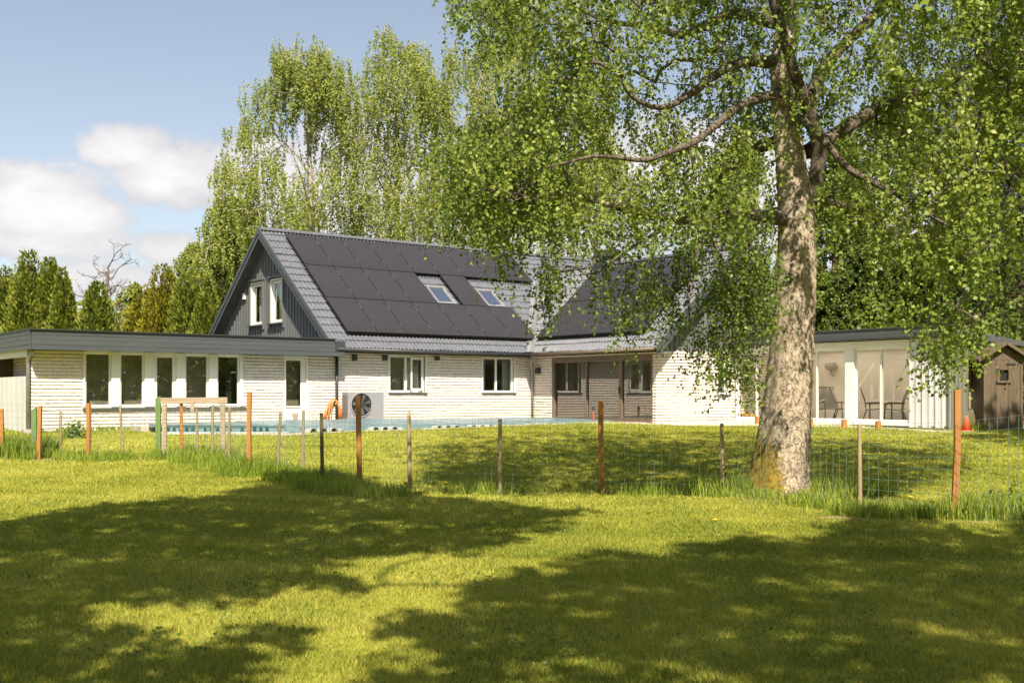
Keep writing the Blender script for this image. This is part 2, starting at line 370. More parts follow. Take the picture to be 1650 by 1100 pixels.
def window(par, m, a0, a1, z0, z1, mull=(), d=-0.07, fw=0.07, mat='white', sill=True, sillmat='fascia', name='window', glass='glass', sashes=True, label=None):
    f = MB(); t = (d - 0.06, d)
    f.box(a0, a0 + fw, t[0], t[1], z0, z1, m); f.box(a1 - fw, a1, t[0], t[1], z0, z1, m)
    f.box(a0 + fw, a1 - fw, t[0], t[1], z1 - fw, z1, m); f.box(a0 + fw, a1 - fw, t[0], t[1], z0, z0 + fw, m)
    for x in mull: f.box(x - fw * 0.55, x + fw * 0.55, t[0], t[1] + 0.004, z0 + fw, z1 - fw, m)
    # flat casing round the opening, standing just proud of the facing
    f.box(a0 - 0.05, a0, d, 0.03, z0, z1 + 0.05, m); f.box(a1, a1 + 0.05, d, 0.03, z0, z1 + 0.05, m); f.box(a0, a1, d, 0.03, z1, z1 + 0.05, m)
    w = f.build(name, M[mat], par, bevel=0.004, label=label)
    g = MB(); g.box(a0 + fw - 0.01, a1 - fw + 0.01, d - 0.035, d - 0.028, z0 + fw - 0.01, z1 - fw + 0.01, m); g.build('pane', M[glass], w)
    if sill:
        s = MB(); s.box(a0 - 0.07, a1 + 0.07, d - 0.01, 0.075, z0 - 0.045, z0 - 0.008, m); s.build('sill', M[sillmat], w, bevel=0.004)
    return w
def interior(par, u0, u1, v0, v1, z0, z1, mat='room', fmat='floor'):
    b = MB()
    b.box(u0, u1, v1, v1 + 0.05, z0, z1).box(u0 - 0.05, u0, v0, v1, z0, z1).box(u1, u1 + 0.05, v0, v1, z0, z1).box(u0, u1, v0, v1, z1, z1 + 0.05)
    o = b.build('interior_wall', M[mat], par)
    f = MB(); f.box(u0, u1, v0, v1, z0 - 0.06, z0); f.build('interior_floor', M[fmat], par)
def tile_field(a0, a1, s0, s1, mapf, row=0.415, pitch=0.15):
    na = int((a1 - a0) / pitch * 8); a = np.linspace(a0, a1, na + 1)
    ph = 2 * np.pi * a / pitch; wv = 0.021 * np.cos(ph + 0.55 * np.sin(ph))
    lines = []; nrow = int(math.ceil((s1 - s0) / row))
    jit = 0.004 * RNG.normal(size=(nrow, len(a) // 16 + 2))
    for i in range(nrow):
        sa, sb = s0 + i * row, min(s0 + (i + 1) * row, s1)
        jj = np.repeat(jit[i], 16)[:len(a)]
        lines.append((np.full_like(a, sa) + jj, wv + 0.05 + jj)); lines.append((np.full_like(a, sb), wv + 0.016))
    V = np.concatenate([mapf(a, s, h) for s, h in lines]); n = len(a)
    i = np.arange(len(lines) - 1)[:, None] * n + np.arange(n - 1)[None, :]; i = i.ravel()
    return V, np.stack([i, i + 1, i + n + 1, i + n], 1)
import bmesh
def cut(V, F, co, no):                            # keep the side the normal points away from
    bm = bmesh.new(); vs = [bm.verts.new(v) for v in V]
    for f in F: bm.faces.new([vs[i] for i in f])
    bmesh.ops.bisect_plane(bm, geom=bm.verts[:] + bm.edges[:] + bm.faces[:], dist=1e-5, plane_co=co, plane_no=no, clear_outer=True)
    bm.verts.index_update()
    MBo = MB(); MBo.V = [tuple(v.co) for v in bm.verts]; MBo.F = [tuple(v.index for v in f.verts) for f in bm.faces]; bm.free(); return MBo
def join(*ms):
    o = MB()
    for m in ms: o.add(m.V, m.F)
    return o

# ================================================================== THE HOUSE
ZB, ZE, KL, KR = 0.36, 2.95, 0.796, 0.926           # foot of the walls, eaves, roof pitches
VR, UG, UV = 4.95, 1.45, 1.08                       # ridge of the long wing, its gable wall, its verge
ZR = ZE + KL * (VR + 0.5)
UI, UE, UR, VE, VV = 9.43, 8.95, 12.6, -6.38, -6.90 # long wall, eave, ridge, gable wall, verge of the short wing
ZR2 = ZE + KR * (UR - UE)
house = root('gabled_house', 'white brick house with two tiled gable roofs covered in black solar panels', 'house')

w1 = (fu(628), fu(685), 1.56, 2.80); w2 = (fu(778), fu(828), 1.56, 2.82)
fw_ops = [w1, w2]
wall('wall', house, mv(0), UG, UI, ZB, 2.93, fw_ops)
bricks(house, mv(0), UG, UI, 0.44, 2.93, fw_ops)
pv0, pv1 = fv(890, UI), -6.22                       # the glazed porch opening in the short wing
p_op = [(pv1, pv0, 0.66, 2.78)]
wall('wall', house, mu(UI), VE, 0.0, ZB, 2.93, p_op)
bricks(house, mu(UI), VE - 0.02, 0.0, 0.44, 2.93, p_op)
g_op = [(fu(1156, VE), fu(1172, VE), 1.5, 2.85)]
wall('wall', house, mv(VE), UI + 0.21, 15.8, ZB, 2.93, g_op)
bricks(house, mv(VE), UI - 0.02, 15.8, 0.44, 2.93, g_op)
window(house, mv(VE), *g_op[0])
# far side walls that close the volumes
c = MB(); c.box(UG + 0.2, 16.4, 9.7, 9.9, ZB, 2.93).box(16.2, 16.4, -0.2, 9.7, ZB, 2.93).box(15.6, 15.8, VE + 0.2, 0.0, ZB, 2.93); c.build('wall', M['plaster'], house)
wa = window(house, mv(0), *w1, mull=[fu(655.5)])
wb = window(house, mv(0), *w2, mull=[fu(801)])
# the right casement of the first window stands slightly open
sh = MB(); hx = w1[1] - 0.09; sw = 0.58; ang = R(14)
def cas(a, d, z): return (hx - a * math.cos(ang), -(-0.03 + a * math.sin(ang) + d), z)
for a0, a1, z0, z1 in ((0, 0.06, 1.64, 2.72), (sw - 0.06, sw, 1.64, 2.72), (0.06, sw - 0.06, 1.64, 1.70), (0.06, sw - 0.06, 2.66, 2.72)): sh.box(a0, a1, 0, 0.04, z0, z1, cas)
sh.build('sash', M['white'], wa)
interior(house, UG + 0.3, 5.9, 0.25, 4.2, 0.7, 2.75)
interior(house, 6.1, UI + 0.9, 0.25, 4.0, 0.7, 2.75)
for x0, x1 in ((w2[0] + 0.05, w2[0] + 0.32), (w2[1] - 0.30, w2[1] - 0.03)):
    k = MB(); a = np.linspace(x0, x1, 14); pts = [(x, 0.32 + 0.03 * math.sin(i * 1.9)) for i, x in enumerate(a)]
    for (xa, ya), (xb, yb) in zip(pts, pts[1:]): k.add([(xa, ya, 1.35 if x0 < w2[0] + 0.1 else 1.5), (xb, yb, 1.35), (xb, yb, 2.7), (xa, ya, 2.7)], [(0, 1, 2, 3)])
    k.build('curtain', M['curtain'], wb, smooth=True)
# brown sheets added behind the first window's panes, for their reflected tone
sc = MB(); sc.box(w1[0] + 0.03, fu(655.5) - 0.02, -0.32, -0.315, 1.5, 2.80, mv(0)); sc.build('added_pane_sheet', M['pane_tone'], wa)
sc = MB(); sc.box(fu(655.5) + 0.02, w1[1] - 0.04, -0.36, -0.355, 1.5, 2.80, mv(0)); sc.build('added_pane_sheet', M['pane_tone'], wa)
# wall lamps
for px, z in ((569, 2.70), (618, 2.72), (702, 2.76)):
    x = fu(px); l = MB(); l.box(x - 0.07, x + 0.07, 0.035, 0.16, z - 0.11, z + 0.11, mv(0)); l.box(x - 0.05, x + 0.05, 0.0, 0.035, z - 0.05, z + 0.05, mv(0)); l.build('wall_lamp', M['darkmetal'], house, bevel=0.008)
x = fv(870, UI); l = MB(); l.box(x - 0.09, x + 0.09, 0.035, 0.16, 2.23, 2.45, mu(UI)); l.box(x - 0.05, x + 0.05, 0, 0.035, 2.3, 2.38, mu(UI)); l.build('wall_lamp', M['darkmetal'], house, bevel=0.008)

# ---- glazed porch: recess, brown frame, glass
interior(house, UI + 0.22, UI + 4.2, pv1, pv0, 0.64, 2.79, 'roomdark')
b = MB(); b.box(UI + 1.6, UI + 1.66, pv0 - 3.1, pv0 - 2.2, 0.64, 2.6); b.build('interior_wall', M['room'], house)
m = mu(UI); p = MB()
fr0, fr1 = pv1, pv0
p.box(fr1 - 0.10, fr1, -0.16, 0.02, 0.62, 2.78, m).box(fr0, fr0 + 0.05, -0.16, 0.02, 0.62, 2.78, m)
p.box(fr0 + 0.05, fr1 - 0.10, -0.16, 0.02, 2.60, 2.78, m).box(fr0 + 0.05, fr1 - 0.10, -0.16, 0.02, 0.62, 0.72, m)
ma, mb_ = fv(944, UI), fv(999, UI)
p.box(ma - 0.03, ma + 0.03, -0.12, -0.02, 0.72, 2.60, m).box(mb_ - 0.07, mb_ + 0.07, -0.12, -0.01, 0.72, 2.60, m)
p.box(fr0, fr1, 0.02, 0.12, 0.56, 0.64, m)
pf = p.build('porch_frame', M['brown'], house, bevel=0.005)
for q0, q1 in ((ma + 0.03, fr1 - 0.10), (mb_ + 0.07, ma - 0.03), (fr0 + 0.05, mb_ - 0.07)):
    g = MB(); g.box(q0, q1, -0.075, -0.068, 0.72, 2.60, m); g.build('pane', M['glass3'], pf)
h_ = MB(); h_.box(mb_ + 0.02, mb_ + 0.05, -0.01, 0.03, 1.5, 1.75, m); h_.build('handle', M['black'], pf)
st = MB(); st.box(UI - 0.75, UI - 0.03, -6.05, -1.6, 0.42, 0.60); st.build('door_step', M['stone'], house, bevel=0.01)

# ---- roofs
cl, sl = 1 / math.hypot(1, KL), KL / math.hypot(1, KL)
cr, sr = 1 / math.hypot(1, KR), KR / math.hypot(1, KR)
def lm(a, s, h): return np.stack([a, -0.5 + s * cl - h * sl + 0.0 * a, ZE + s * sl + h * cl + 0.0 * a], 1)
def lmb(a, s, h): return np.stack([a, 2 * VR + 0.5 - s * cl + h * sl + 0.0 * a, ZE + s * sl + h * cl + 0.0 * a], 1)
def rm(a, s, h): return np.stack([UE + s * cr - h * sr + 0.0 * a, -a, ZE + s * sr + h * cr + 0.0 * a], 1)
def rmb(a, s, h): return np.stack([2 * UR - UE - s * cr + h * sr + 0.0 * a, -a, ZE + s * sr + h * cr + 0.0 * a], 1)
SL = (VR + 0.5) / cl; SR = (UR - UE) / cr
vz = lambda z: -0.5 + (z - ZE) / KL                 # v on the long roof at height z
uz = lambda z: UE + (z - ZE) / KR
VT = vz(ZR2)                                        # where the short ridge meets the long roof
nrm = Vector((VT + 0.5, -(UR - UE), 0)).normalized() # plane through the valley, towards +u
s_t = (VT + 0.5) / cl
A = cut(*tile_field(UV, UR + 0.1, 0, s_t, lm), (UE, -0.5, 0), nrm)
k0 = round(s_t / 0.415) * 0.415
V_, F_ = tile_field(UV, 16.6, s_t, SL, lm); B = MB(); B.add(V_, F_)
V_, F_ = tile_field(UV, 16.6, 0, SL, lmb); Cb = MB(); Cb.add(V_, F_)
slab = MB()
def slab_l(u0, u1, s0, s1, mp):
    q = [mp(np.array([a]), s, h)[0] for h in (-0.02, -0.14) for a, s in ((u0, s0), (u1, s0), (u1, s1), (u0, s1))]
    slab.add(q, [(0, 1, 2, 3), (7, 6, 5, 4), (0, 4, 5, 1), (1, 5, 6, 2), (2, 6, 7, 3), (3, 7, 4, 0)])
slab_l(UV + 0.03, 16.55, 0.02, SL, lm); slab_l(UV + 0.03, 16.55, 0.02, SL, lmb)
roofl = join(A, B, Cb).build('roof', M['tile'], house)
slab.build('roof_boards', M['grey_board'], roofl)
A = cut(*tile_field(-VT - 0.1, -VV, 0, SR, rm), (UE, -0.5, 0), -nrm)
V_, F_ = tile_field(0.4, -VV, 0, SR, rmb); B = MB(); B.add(V_, F_)
roofr = join(A, B).build('roof', M['tile'], house)
slab = MB(); slab_l(0.4, -VV - 0.03, 0.02, SR, rm); slab_l(0.4, -VV - 0.03, 0.02, SR, rmb)
slab.build('roof_boards', M['grey_board'], roofr)
# ridge caps: half-round tiles
rc_ = MB()
def caps(p0, p1, n):
    p0, p1 = Vector(p0), Vector(p1)
    d = (p1 - p0); side = Vector((d.y, -d.x, 0)).normalized()
    for i in range(n):
        a = p0 + d * (i / n); b = p0 + d * ((i + 1.06) / n); vs = []
        for c_, r_ in ((a, 0.125), (b, 0.105)):
            for k in range(9):
                t = math.pi * (k / 8) * 1.1 - 0.05 * math.pi; vs.append(c_ + side * (r_ * math.cos(t)) + Vector((0, 0, r_ * math.sin(t) * 0.85)))
        rc_.add(vs, [(k, k + 1, k + 10, k + 9) for k in range(8)] + [tuple(range(8, -1, -1))])
caps((UV, VR, ZR + 0.02), (16.6, VR, ZR + 0.02), 40); rc_.build('ridge_cap', M['tile'], roofl)
rc_ = MB(); caps((UR, VV, ZR2 + 0.02), (UR, VT - 0.05, ZR2 + 0.02), 28); rc_.build('ridge_cap', M['tile'], roofr)
# valley flashing
f = MB(); w_ = 0.165; hz = 0.085
P = lambda z, du, dv: (uz(z) + du, vz(z) + dv, z + hz)
za, zb_ = ZE - 0.02, ZR2 + 0.02
f.add([P(za, -w_, 0), P(za, 0, 0), P(zb_, 0, 0), P(zb_, -w_, 0)], [(0, 1, 2, 3)]); f.add([P(za, 0, 0), P(za, 0, -w_ * 1.5), P(zb_, 0, -w_ * 1.5), P(zb_, 0, 0)], [(0, 1, 2, 3)])
f.build('valley_flashing', M['flash'], house)
# barge boards
def barge(pts, m_, name='barge_board'):
    o = MB()
    for (a, z), (a2, z2) in zip(pts, pts[1:]):
        for d0, d1, t0, t1 in ((0.0, 0.035, -0.29, 0.075), (0.035, 0.06, -0.10, 0.095)):
            q = [m_(x, d, zz + t) for d in (d0, d1) for x, zz, t in ((a, z, t0), (a2, z2, t0), (a2, z2, t1), (a, z, t1))]
            o.add(q, [(0, 1, 2, 3), (7, 6, 5, 4), (0, 4, 5, 1), (1, 5, 6, 2), (2, 6, 7, 3), (3, 7, 4, 0)])
    return o.build(name, M['fascia'], house)
barge([(-0.55, ZE - 0.04), (VR, ZR + 0.0), (2 * VR + 0.55, ZE - 0.04)], mu(UV))
barge([(UE - 0.05, ZE - 0.04), (UR, ZR2), (2 * UR - UE + 0.05, ZE - 0.04)], mv(VV))
# gutters
g = MB(); g.tube([(UV + 0.1, -0.57, ZE - 0.03), (UE - 0.05, -0.57, ZE - 0.05)], 0.055, 10); g.build('gutter', M['darkmetal'], house, smooth=True)
g = MB(); g.tube([(UE - 0.07, -0.6, ZE - 0.05), (UE - 0.07, VV + 0.1, ZE - 0.03)], 0.055, 10); g.build('gutter', M['brown'], house, smooth=True)
# soffits
g = MB(); g.box(UV + 0.06, UI, -0.46, 0, 2.80, 2.82); g.box(UE + 0.03, UI - 0.0, VV + 0.06, -0.47, 2.80, 2.82); g.build('soffit', M['timber'], house)
# downpipes
g = MB(); g.tube([(1.40, -0.10, 0.5), (1.40, -0.10, 2.70)], 0.052, 10); g.build('downpipe', M['darkmetal'], house, smooth=True)
g = MB(); g.tube([(UE - 0.02, -0.55, ZE - 0.06), (UE, -0.53, 2.74), (UE + 0.06, -0.48, 2.66), (UI - 0.16, -0.20, 2.36), (UI - 0.09, -0.14, 2.24), (UI - 0.09, -0.14, 0.6)], 0.042, 10); g.build('downpipe', M['zinc'], house, smooth=True)

# ---- gable boards with battens
def gable(m_, c0, zr, k, half, ops, z0, name='gable_cladding'):
    o = MB()
    prof = lambda a: zr - k * abs(a - c0) - 0.16
    xs = sorted({c0 - half, c0, c0 + half, *[o_[0] for o_ in ops], *[o_[1] for o_ in ops]})
    for x0, x1 in zip(xs, xs[1:]):
        hit = [o_ for o_ in ops if o_[0] <= (x0 + x1) / 2 <= o_[1]]
        spans = [(z0, None)] if not hit else [(z0, hit[0][2]), (hit[0][3], None)]
        for s, e in spans:
            ta, tb = (prof(x0), prof(x1)) if e is None else (e, e)
            q = [m_(x, d, z) for d in (-0.12, 0.0) for x, z in ((x0, s), (x1, s), (x1, max(tb, s)), (x0, max(ta, s)))]
            o.add(q, [(0, 1, 2, 3), (7, 6, 5, 4), (0, 4, 5, 1), (1, 5, 6, 2), (2, 6, 7, 3), (3, 7, 4, 0)])
    a = c0 - half + 0.05
    while a < c0 + half:
        t = prof(a) + 0.02
        hit = [o_ for o_ in ops if o_[0] - 0.10 < a < o_[1] + 0.10]
        for s, e in ([(z0, t)] if not hit else [(z0, hit[0][2] - 0.1), (hit[0][3] + 0.12, t)]):
            if e > s: o.box(a - 0.03, a + 0.03, 0, 0.028, s, e, m_)
        a += 0.225
    return o.build(name, M['grey_board'], house)
g1 = (fv(423.5, UG), fv(405.5, UG), 4.02, 5.50); g2 = (fv(456, UG), fv(437.5, UG), 4.02, 5.50)
gable(mu(UG), VR, ZR, KL, VR, [g1, g2], 2.6)
gm = mu(UG)
for o_ in (g1, g2):
    wn = window(house, gm, o_[0] + 0.02, o_[1] - 0.02, o_[2], o_[3], d=-0.05, fw=0.10, sill=False)
    s = MB(); s.box(o_[0] - 0.12, o_[1] + 0.12, -0.05, 0.14, o_[2] - 0.07, o_[2] - 0.03, gm); s.build('sill', M['fascia'], wn)
    s = MB(); s.box(o_[0] - 0.16, o_[1] + 0.16, 0.0, 0.10, o_[3] + 0.09, o_[3] + 0.16, gm)
    for e in (o_[0] - 0.13, o_[1] + 0.055): s.box(e, e + 0.075, 0.0, 0.06, o_[2] - 0.2, o_[3] + 0.09, gm)
    s.build('casing', M['grey_board'], wn)
    cu = MB(); xs = np.linspace(o_[1] - 0.55, o_[1] - 0.12, 12)
    for i, (xa, xb) in enumerate(zip(xs, xs[1:])):
        cu.add([(UG + 0.25 + 0.03 * math.sin(i * 2), xa, 3.9), (UG + 0.25 + 0.03 * math.sin(i * 2 + 2), xb, 3.9), (UG + 0.25 + 0.03 * math.sin(i * 2 + 2), xb, 5.5), (UG + 0.25 + 0.03 * math.sin(i * 2), xa, 5.5)], [(0, 1, 2, 3)])
    cu.build('curtain', M['curtain'], wn, smooth=True)
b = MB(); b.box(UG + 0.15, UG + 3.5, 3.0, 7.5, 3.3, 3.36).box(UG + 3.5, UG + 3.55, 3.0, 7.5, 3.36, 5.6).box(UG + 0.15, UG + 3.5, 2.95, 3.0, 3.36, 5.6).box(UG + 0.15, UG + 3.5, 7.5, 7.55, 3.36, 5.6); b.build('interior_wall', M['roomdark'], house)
b = MB(); xx = fv(396, UG); b.box(xx - 0.08, xx + 0.08, 0.03, 0.10, 5.0, 5.22, gm); b.build('alarm_box', M['white'], house)
h1 = (fu(1166, VE), fu(1200, VE), 3.9, 5.15)
gable(mv(VE), UR, ZR2, KR, 3.3, [h1], 2.9)
window(house, mv(VE), *h1, mull=[(h1[0] + h1[1]) / 2], d=-0.04, fw=0.07, mat='flash')
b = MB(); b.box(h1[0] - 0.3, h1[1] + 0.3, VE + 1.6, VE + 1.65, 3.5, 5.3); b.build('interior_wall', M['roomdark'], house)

# ---- solar panels, one mesh shared by all
PW, PH = 1.11, 1.95
pb = MB(); pb.box(0.012, PW - 0.012, 0.012, PH - 0.012, 0, 0.035)
fr = MB()
for a0, a1, b0, b1 in ((0.004, PW - 0.004, 0.004, 0.014), (0.004, PW - 0.004, PH - 0.014, PH - 0.004), (0.004, 0.014, 0.014, PH - 0.014), (PW - 0.014, PW - 0.004, 0.014, PH - 0.014)): fr.box(a0, a1, b0, b1, -0.01, 0.038)
clamp = MB()
for y in (0.38, 0.52, 1.45, 1.6): clamp.box(PW - 0.012, PW + 0.012, y - 0.022, y + 0.022, 0.02, 0.042)
M['clamp'] = surf('alloy', (0.30, 0.30, 0.30), (0.40, 0.40, 0.40), 3, 0.4, metal=0.6)
proto = pb.build('solar_panel', M['panel'], house); nf = len(fr.F); fr.add(clamp.V, clamp.F); fo_ = fr.build('frame', M['black'], proto); fo_.data.materials.append(M['clamp'])
for k, p_ in enumerate(fo_.data.polygons): p_.material_index = int(k >= nf)
spots = [('l', 1.86 + 1.115 * i, 4.62) for i in range(9)] + [('l', 1.84 + 1.115 * i, 2.655) for i in (0, 1, 2, 3, 5)] + [('l', 1.82 + 1.115 * i, 0.69) for i in range(7)]
ul = uz(3.45); vleft = fv(869, ul)
spots += [('r', vleft - 1.115 * i, 0.69 + 1.965 * j) for j in range(2) for i in range(5)]
for i, (side, a, s) in enumerate(spots):
    o = proto if i == 0 else copy_tree(proto, house)
    if side == 'l':
        o.location = lm(np.array([a]), s, 0.15)[0]; o.rotation_euler = (math.atan(KL), 0, 0)
    else:
        o.location = rm(np.array([-a]), s, 0.15)[0]
        o.rotation_euler = Matrix(((0, cr, -sr), (-1, 0, 0), (0, sr, cr))).to_euler()
# ---- roof windows
def skylight(side, a, s, w=0.80, ln=1.10):
    f = MB()
    for a0, a1, b0, b1 in ((0, 0.07, 0, ln), (w - 0.07, w, 0, ln), (0.07, w - 0.07, 0, 0.09), (0.07, w - 0.07, ln - 0.08, ln)): f.box(a0, a1, b0, b1, 0.0, 0.15)
    f.box(-0.07, w + 0.07, -0.12, -0.005, 0.02, 0.06)
    o = f.build('roof_window', M['flash'], house, bevel=0.006)
    g = MB(); g.box(0.07, w - 0.07, 0.09, ln - 0.08, 0.10, 0.106); g.build('pane', M['skyglass'], o)
    if side == 'l':
        o.location = lm(np.array([a]), s, 0.02)[0]; o.rotation_euler = (math.atan(KL), 0, 0)
    else:
        o.location = rm(np.array([-a]), s, 0.02)[0]; o.rotation_euler = Matrix(((0, cr, -sr), (-1, 0, 0), (0, sr, cr))).to_euler()
    k = MB(); k.box(0.0, w, 0, ln, -0.9, -0.85).box(-0.03, 0.0, 0, ln, -0.85, -0.13).box(w, w + 0.03, 0, ln, -0.85, -0.13); q = k.build('reveal', M['white'], o)
skylight('l', 6.38, 2.72); skylight('l', 8.60, 2.72)
skylight('r', fv(872, uz(4.9)), 2.72)
# ---- chimney
cv = fv(980, UR); k = MB(); k.box(UR - 0.33, UR + 0.33, cv - 0.36, cv + 0.36, 5.9, 6.62)
ch = k.build('chimney', M['darkmetal'], house, bevel=0.02)
k = MB(); k.box(UR - 0.4, UR + 0.4, cv - 0.43, cv + 0.43, 6.62, 6.70)
pts = [(-0.42, 6.70), (-0.36, 6.84), (-0.2, 6.92), (0.2, 6.92), (0.36, 6.84), (0.42, 6.70)]
k.prism(pts, lambda a, z: (UR + a * 0.9, cv - 0.41, z), lambda a, z: (UR + a * 0.9, cv + 0.41, z)); k.build('hood', M['darkmetal'], ch)

# ================================================================== FLAT ROOFED EXTENSION
ann = root('flat_roofed_extension', 'low white brick extension with a deep dark grey fascia and five tall windows', 'extension')
AL = -7.80; m = mv(0)
wu0, wu1 = fu(134), fu(391); dz0, dz1 = 0.60, 2.68
du0, du1 = fu(457), fu(496)
aops = [(wu0, wu1, 1.14, 2.72), (du0, du1, dz0, 2.72)]
wall('wall', ann, m, AL, 1.40, 0.25, 2.72, aops); bricks(ann, m, AL - 0.02, 1.40, 0.36, 2.72, aops)
fb = MB()
for pxs in ((134, 136.5), (179, 193), (232.5, 248), (284, 298), (336, 349.5), (386, 391)):
    a0, a1 = fu(pxs[0]), fu(pxs[1]); fb.box(a0, a1, -0.10, 0.05, 1.14, 2.70, m)
wband = fb.build('window_band', M['white'], ann, bevel=0.012)
pn = [(136.5, 179), (193, 232.5), (248, 284), (298, 336), (349.5, 386)]
for i, (q0, q1) in enumerate(pn):
    a0, a1 = fu(q0), fu(q1); ff = MB(); t = 0.05 if i != 2 else 0.10
    ff.box(a0, a0 + t, -0.09, -0.02, 1.16, 2.66, m).box(a1 - t, a1, -0.09, -0.02, 1.16, 2.66, m).box(a0 + t, a1 - t, -0.09, -0.02, 1.16, 1.16 + t, m).box(a0 + t, a1 - t, -0.09, -0.02, 2.66 - t, 2.66, m)
    wn = ff.build('window', M['white'], ann, bevel=0.004)
    g = MB(); g.box(a0 + t, a1 - t, -0.06, -0.053, 1.16 + t, 2.66 - t, m); g.build('pane', M['glass'], wn)
    if i < 4: g = MB(); g.box(a0 - 0.12, a1 + 0.12, -0.42, -0.415, 1.05, 2.69, m); g.build('added_pane_sheet', M['pane_tone'], wn)  # added sheet, tones the pane like an interior reflection
s = MB(); s.box(wu0 - 0.03, wu1 + 0.08, -0.10, 0.10, 1.07, 1.125, m); s.build('sill', M['fascia'], ann)
s = MB(); s.box(wu0, wu1, -0.10, 0.02, 2.66, 2.71, m); s.build('lintel', M['white'], ann)
# door with a tall pane and a small flap
f = MB(); t = 0.09
f.box(du0, du0 + 0.06, -0.10, 0.04, dz0, 2.70, m).box(du1 - 0.06, du1, -0.10, 0.04, dz0, 2.70, m).box(du0 + 0.06, du1 - 0.06, -0.10, 0.04, 2.62, 2.70, m)
f.build('door_frame', M['white'], ann, bevel=0.006)
a0, a1 = du0 + 0.065, du1 - 0.065; d = MB()
gp = (a0 + 0.03, a1 - 0.17)
d.box(a0, gp[0], -0.07, -0.02, dz0 + 0.03, 2.61, m).box(gp[1], a1, -0.07, -0.02, dz0 + 0.03, 2.61, m).box(gp[0], gp[1], -0.07, -0.02, dz0 + 0.03, 1.13, m).box(gp[0], gp[1], -0.07, -0.02, 2.55, 2.61, m)
door = d.build('door', M['white'], ann, bevel=0.004)
g = MB(); g.box(gp[0], gp[1], -0.05, -0.043, 1.13, 2.55, m); g.build('pane', M['glass'], door)
g = MB(); g.box(gp[0] - 0.12, gp[1] + 0.12, -0.42, -0.415, 1.0, 2.65, m); g.build('added_pane_sheet', M['pane_tone'], door)  # door pane toned by an added sheet as well
g = MB(); g.box(gp[0] - 0.02, gp[1] + 0.02, -0.02, 0.01, 1.095, 1.13, m); g.build('glazing_bead', M['white'], door)
cx = (a0 + a1) / 2 - 0.02; g = MB(); g.prism([(cx - 0.10, 0.92), (cx - 0.10, 0.84), (cx - 0.07, 0.76), (cx, 0.73), (cx + 0.07, 0.76), (cx + 0.10, 0.84), (cx + 0.10, 0.92)], lambda a, z: m(a, -0.02, z), lambda a, z: m(a, 0.012, z)); g.build('pet_flap', M['timber'], door)
g = MB(); g.tube([m(a1 - 0.06, -0.02, 1.42), m(a1 - 0.06, 0.04, 1.42), m(a1 - 0.15, 0.045, 1.42)], 0.011, 8); g.build('handle', M['zinc'], door)
g = MB(); g.box(du0 - 0.05, du1 + 0.05, -0.1, 0.22, dz0 - 0.05, dz0 + 0.01, m); g.build('threshold', M['stone'], ann)
interior(ann, AL + 0.9, 1.2, 0.25, 4.5, 0.62, 2.70)
# a hanging strip of dark curtain in the last window
cu = MB(); xs = np.linspace(fu(368), fu(377), 10)
for i, (xa, xb) in enumerate(zip(xs, xs[1:])): cu.add([(xa, 0.22 + 0.02 * math.sin(2 * i), 1.1), (xb, 0.22 + 0.02 * math.sin(2 * i + 2), 1.1), (xb, 0.22 + 0.02 * math.sin(2 * i + 2), 2.6), (xa, 0.22 + 0.02 * math.sin(2 * i), 2.6)], [(0, 1, 2, 3)])
cu.build('curtain', M['darkmetal'], ann, smooth=True)
# roof slab and fascia boards
FL, FR, FV = -7.96, 1.07, -0.60
b = MB(); b.box(FL + 0.03, UG, FV + 0.03, 8.5, 2.72, 3.17); b.build('roof', M['darkmetal'], ann)
b = MB(); hb = 0.128
for i in range(4):
    z0 = 2.69 + i * (hb + 0.004); e = FR if i > 0 else 1.42
    pr = 0.006 * (i % 2)
    b.box(FL - 0.0, e, 0.0, 0.028 + pr, z0, z0 + hb, mv(FV + 0.028)); b.box(FV + 0.03, 8.5, 0.0, 0.028 + pr, z0, z0 + hb, mu(FL + 0.0))
b.build('fascia', M['fascia'], ann, bevel=0.004)
b = MB(); b.box(FL - 0.06, FR, FV - 0.06, FV + 0.12, 3.218, 3.245).box(FL - 0.06, FL + 0.12, FV + 0.12, 8.5, 3.218, 3.245); b.build('roof_edge', M['darkmetal'], ann)
b = MB(); prof = [(0.42, 0), (0.42, 0.06), (0.38, 0.14), (0.27, 0.22), (0.12, 0.265), (0.01, 0.275)]
b.lathe(prof, (0.6, fv(425, 0.6), 3.17), 24); b.build('roof_dome', surf('opal_plastic', (0.7, 0.7, 0.68), (0.75, 0.75, 0.73), 2, 0.3), ann, smooth=True)
g = MB(); g.tube([(FL + 0.10, -0.30, 2.70), (FL + 0.10, -0.24, 2.62), (AL - 0.10, 0.02, 2.42), (AL - 0.09, 0.03, 2.3), (AL - 0.09, 0.03, 0.5)], 0.055, 10); g.build('downpipe', M['zinc'], ann, smooth=True)
g = MB(); g.box(AL - 0.24, AL + 0.02, -0.12, 0.16, 0.30, 0.56); g.build('drain_block', M['stone'], ann)
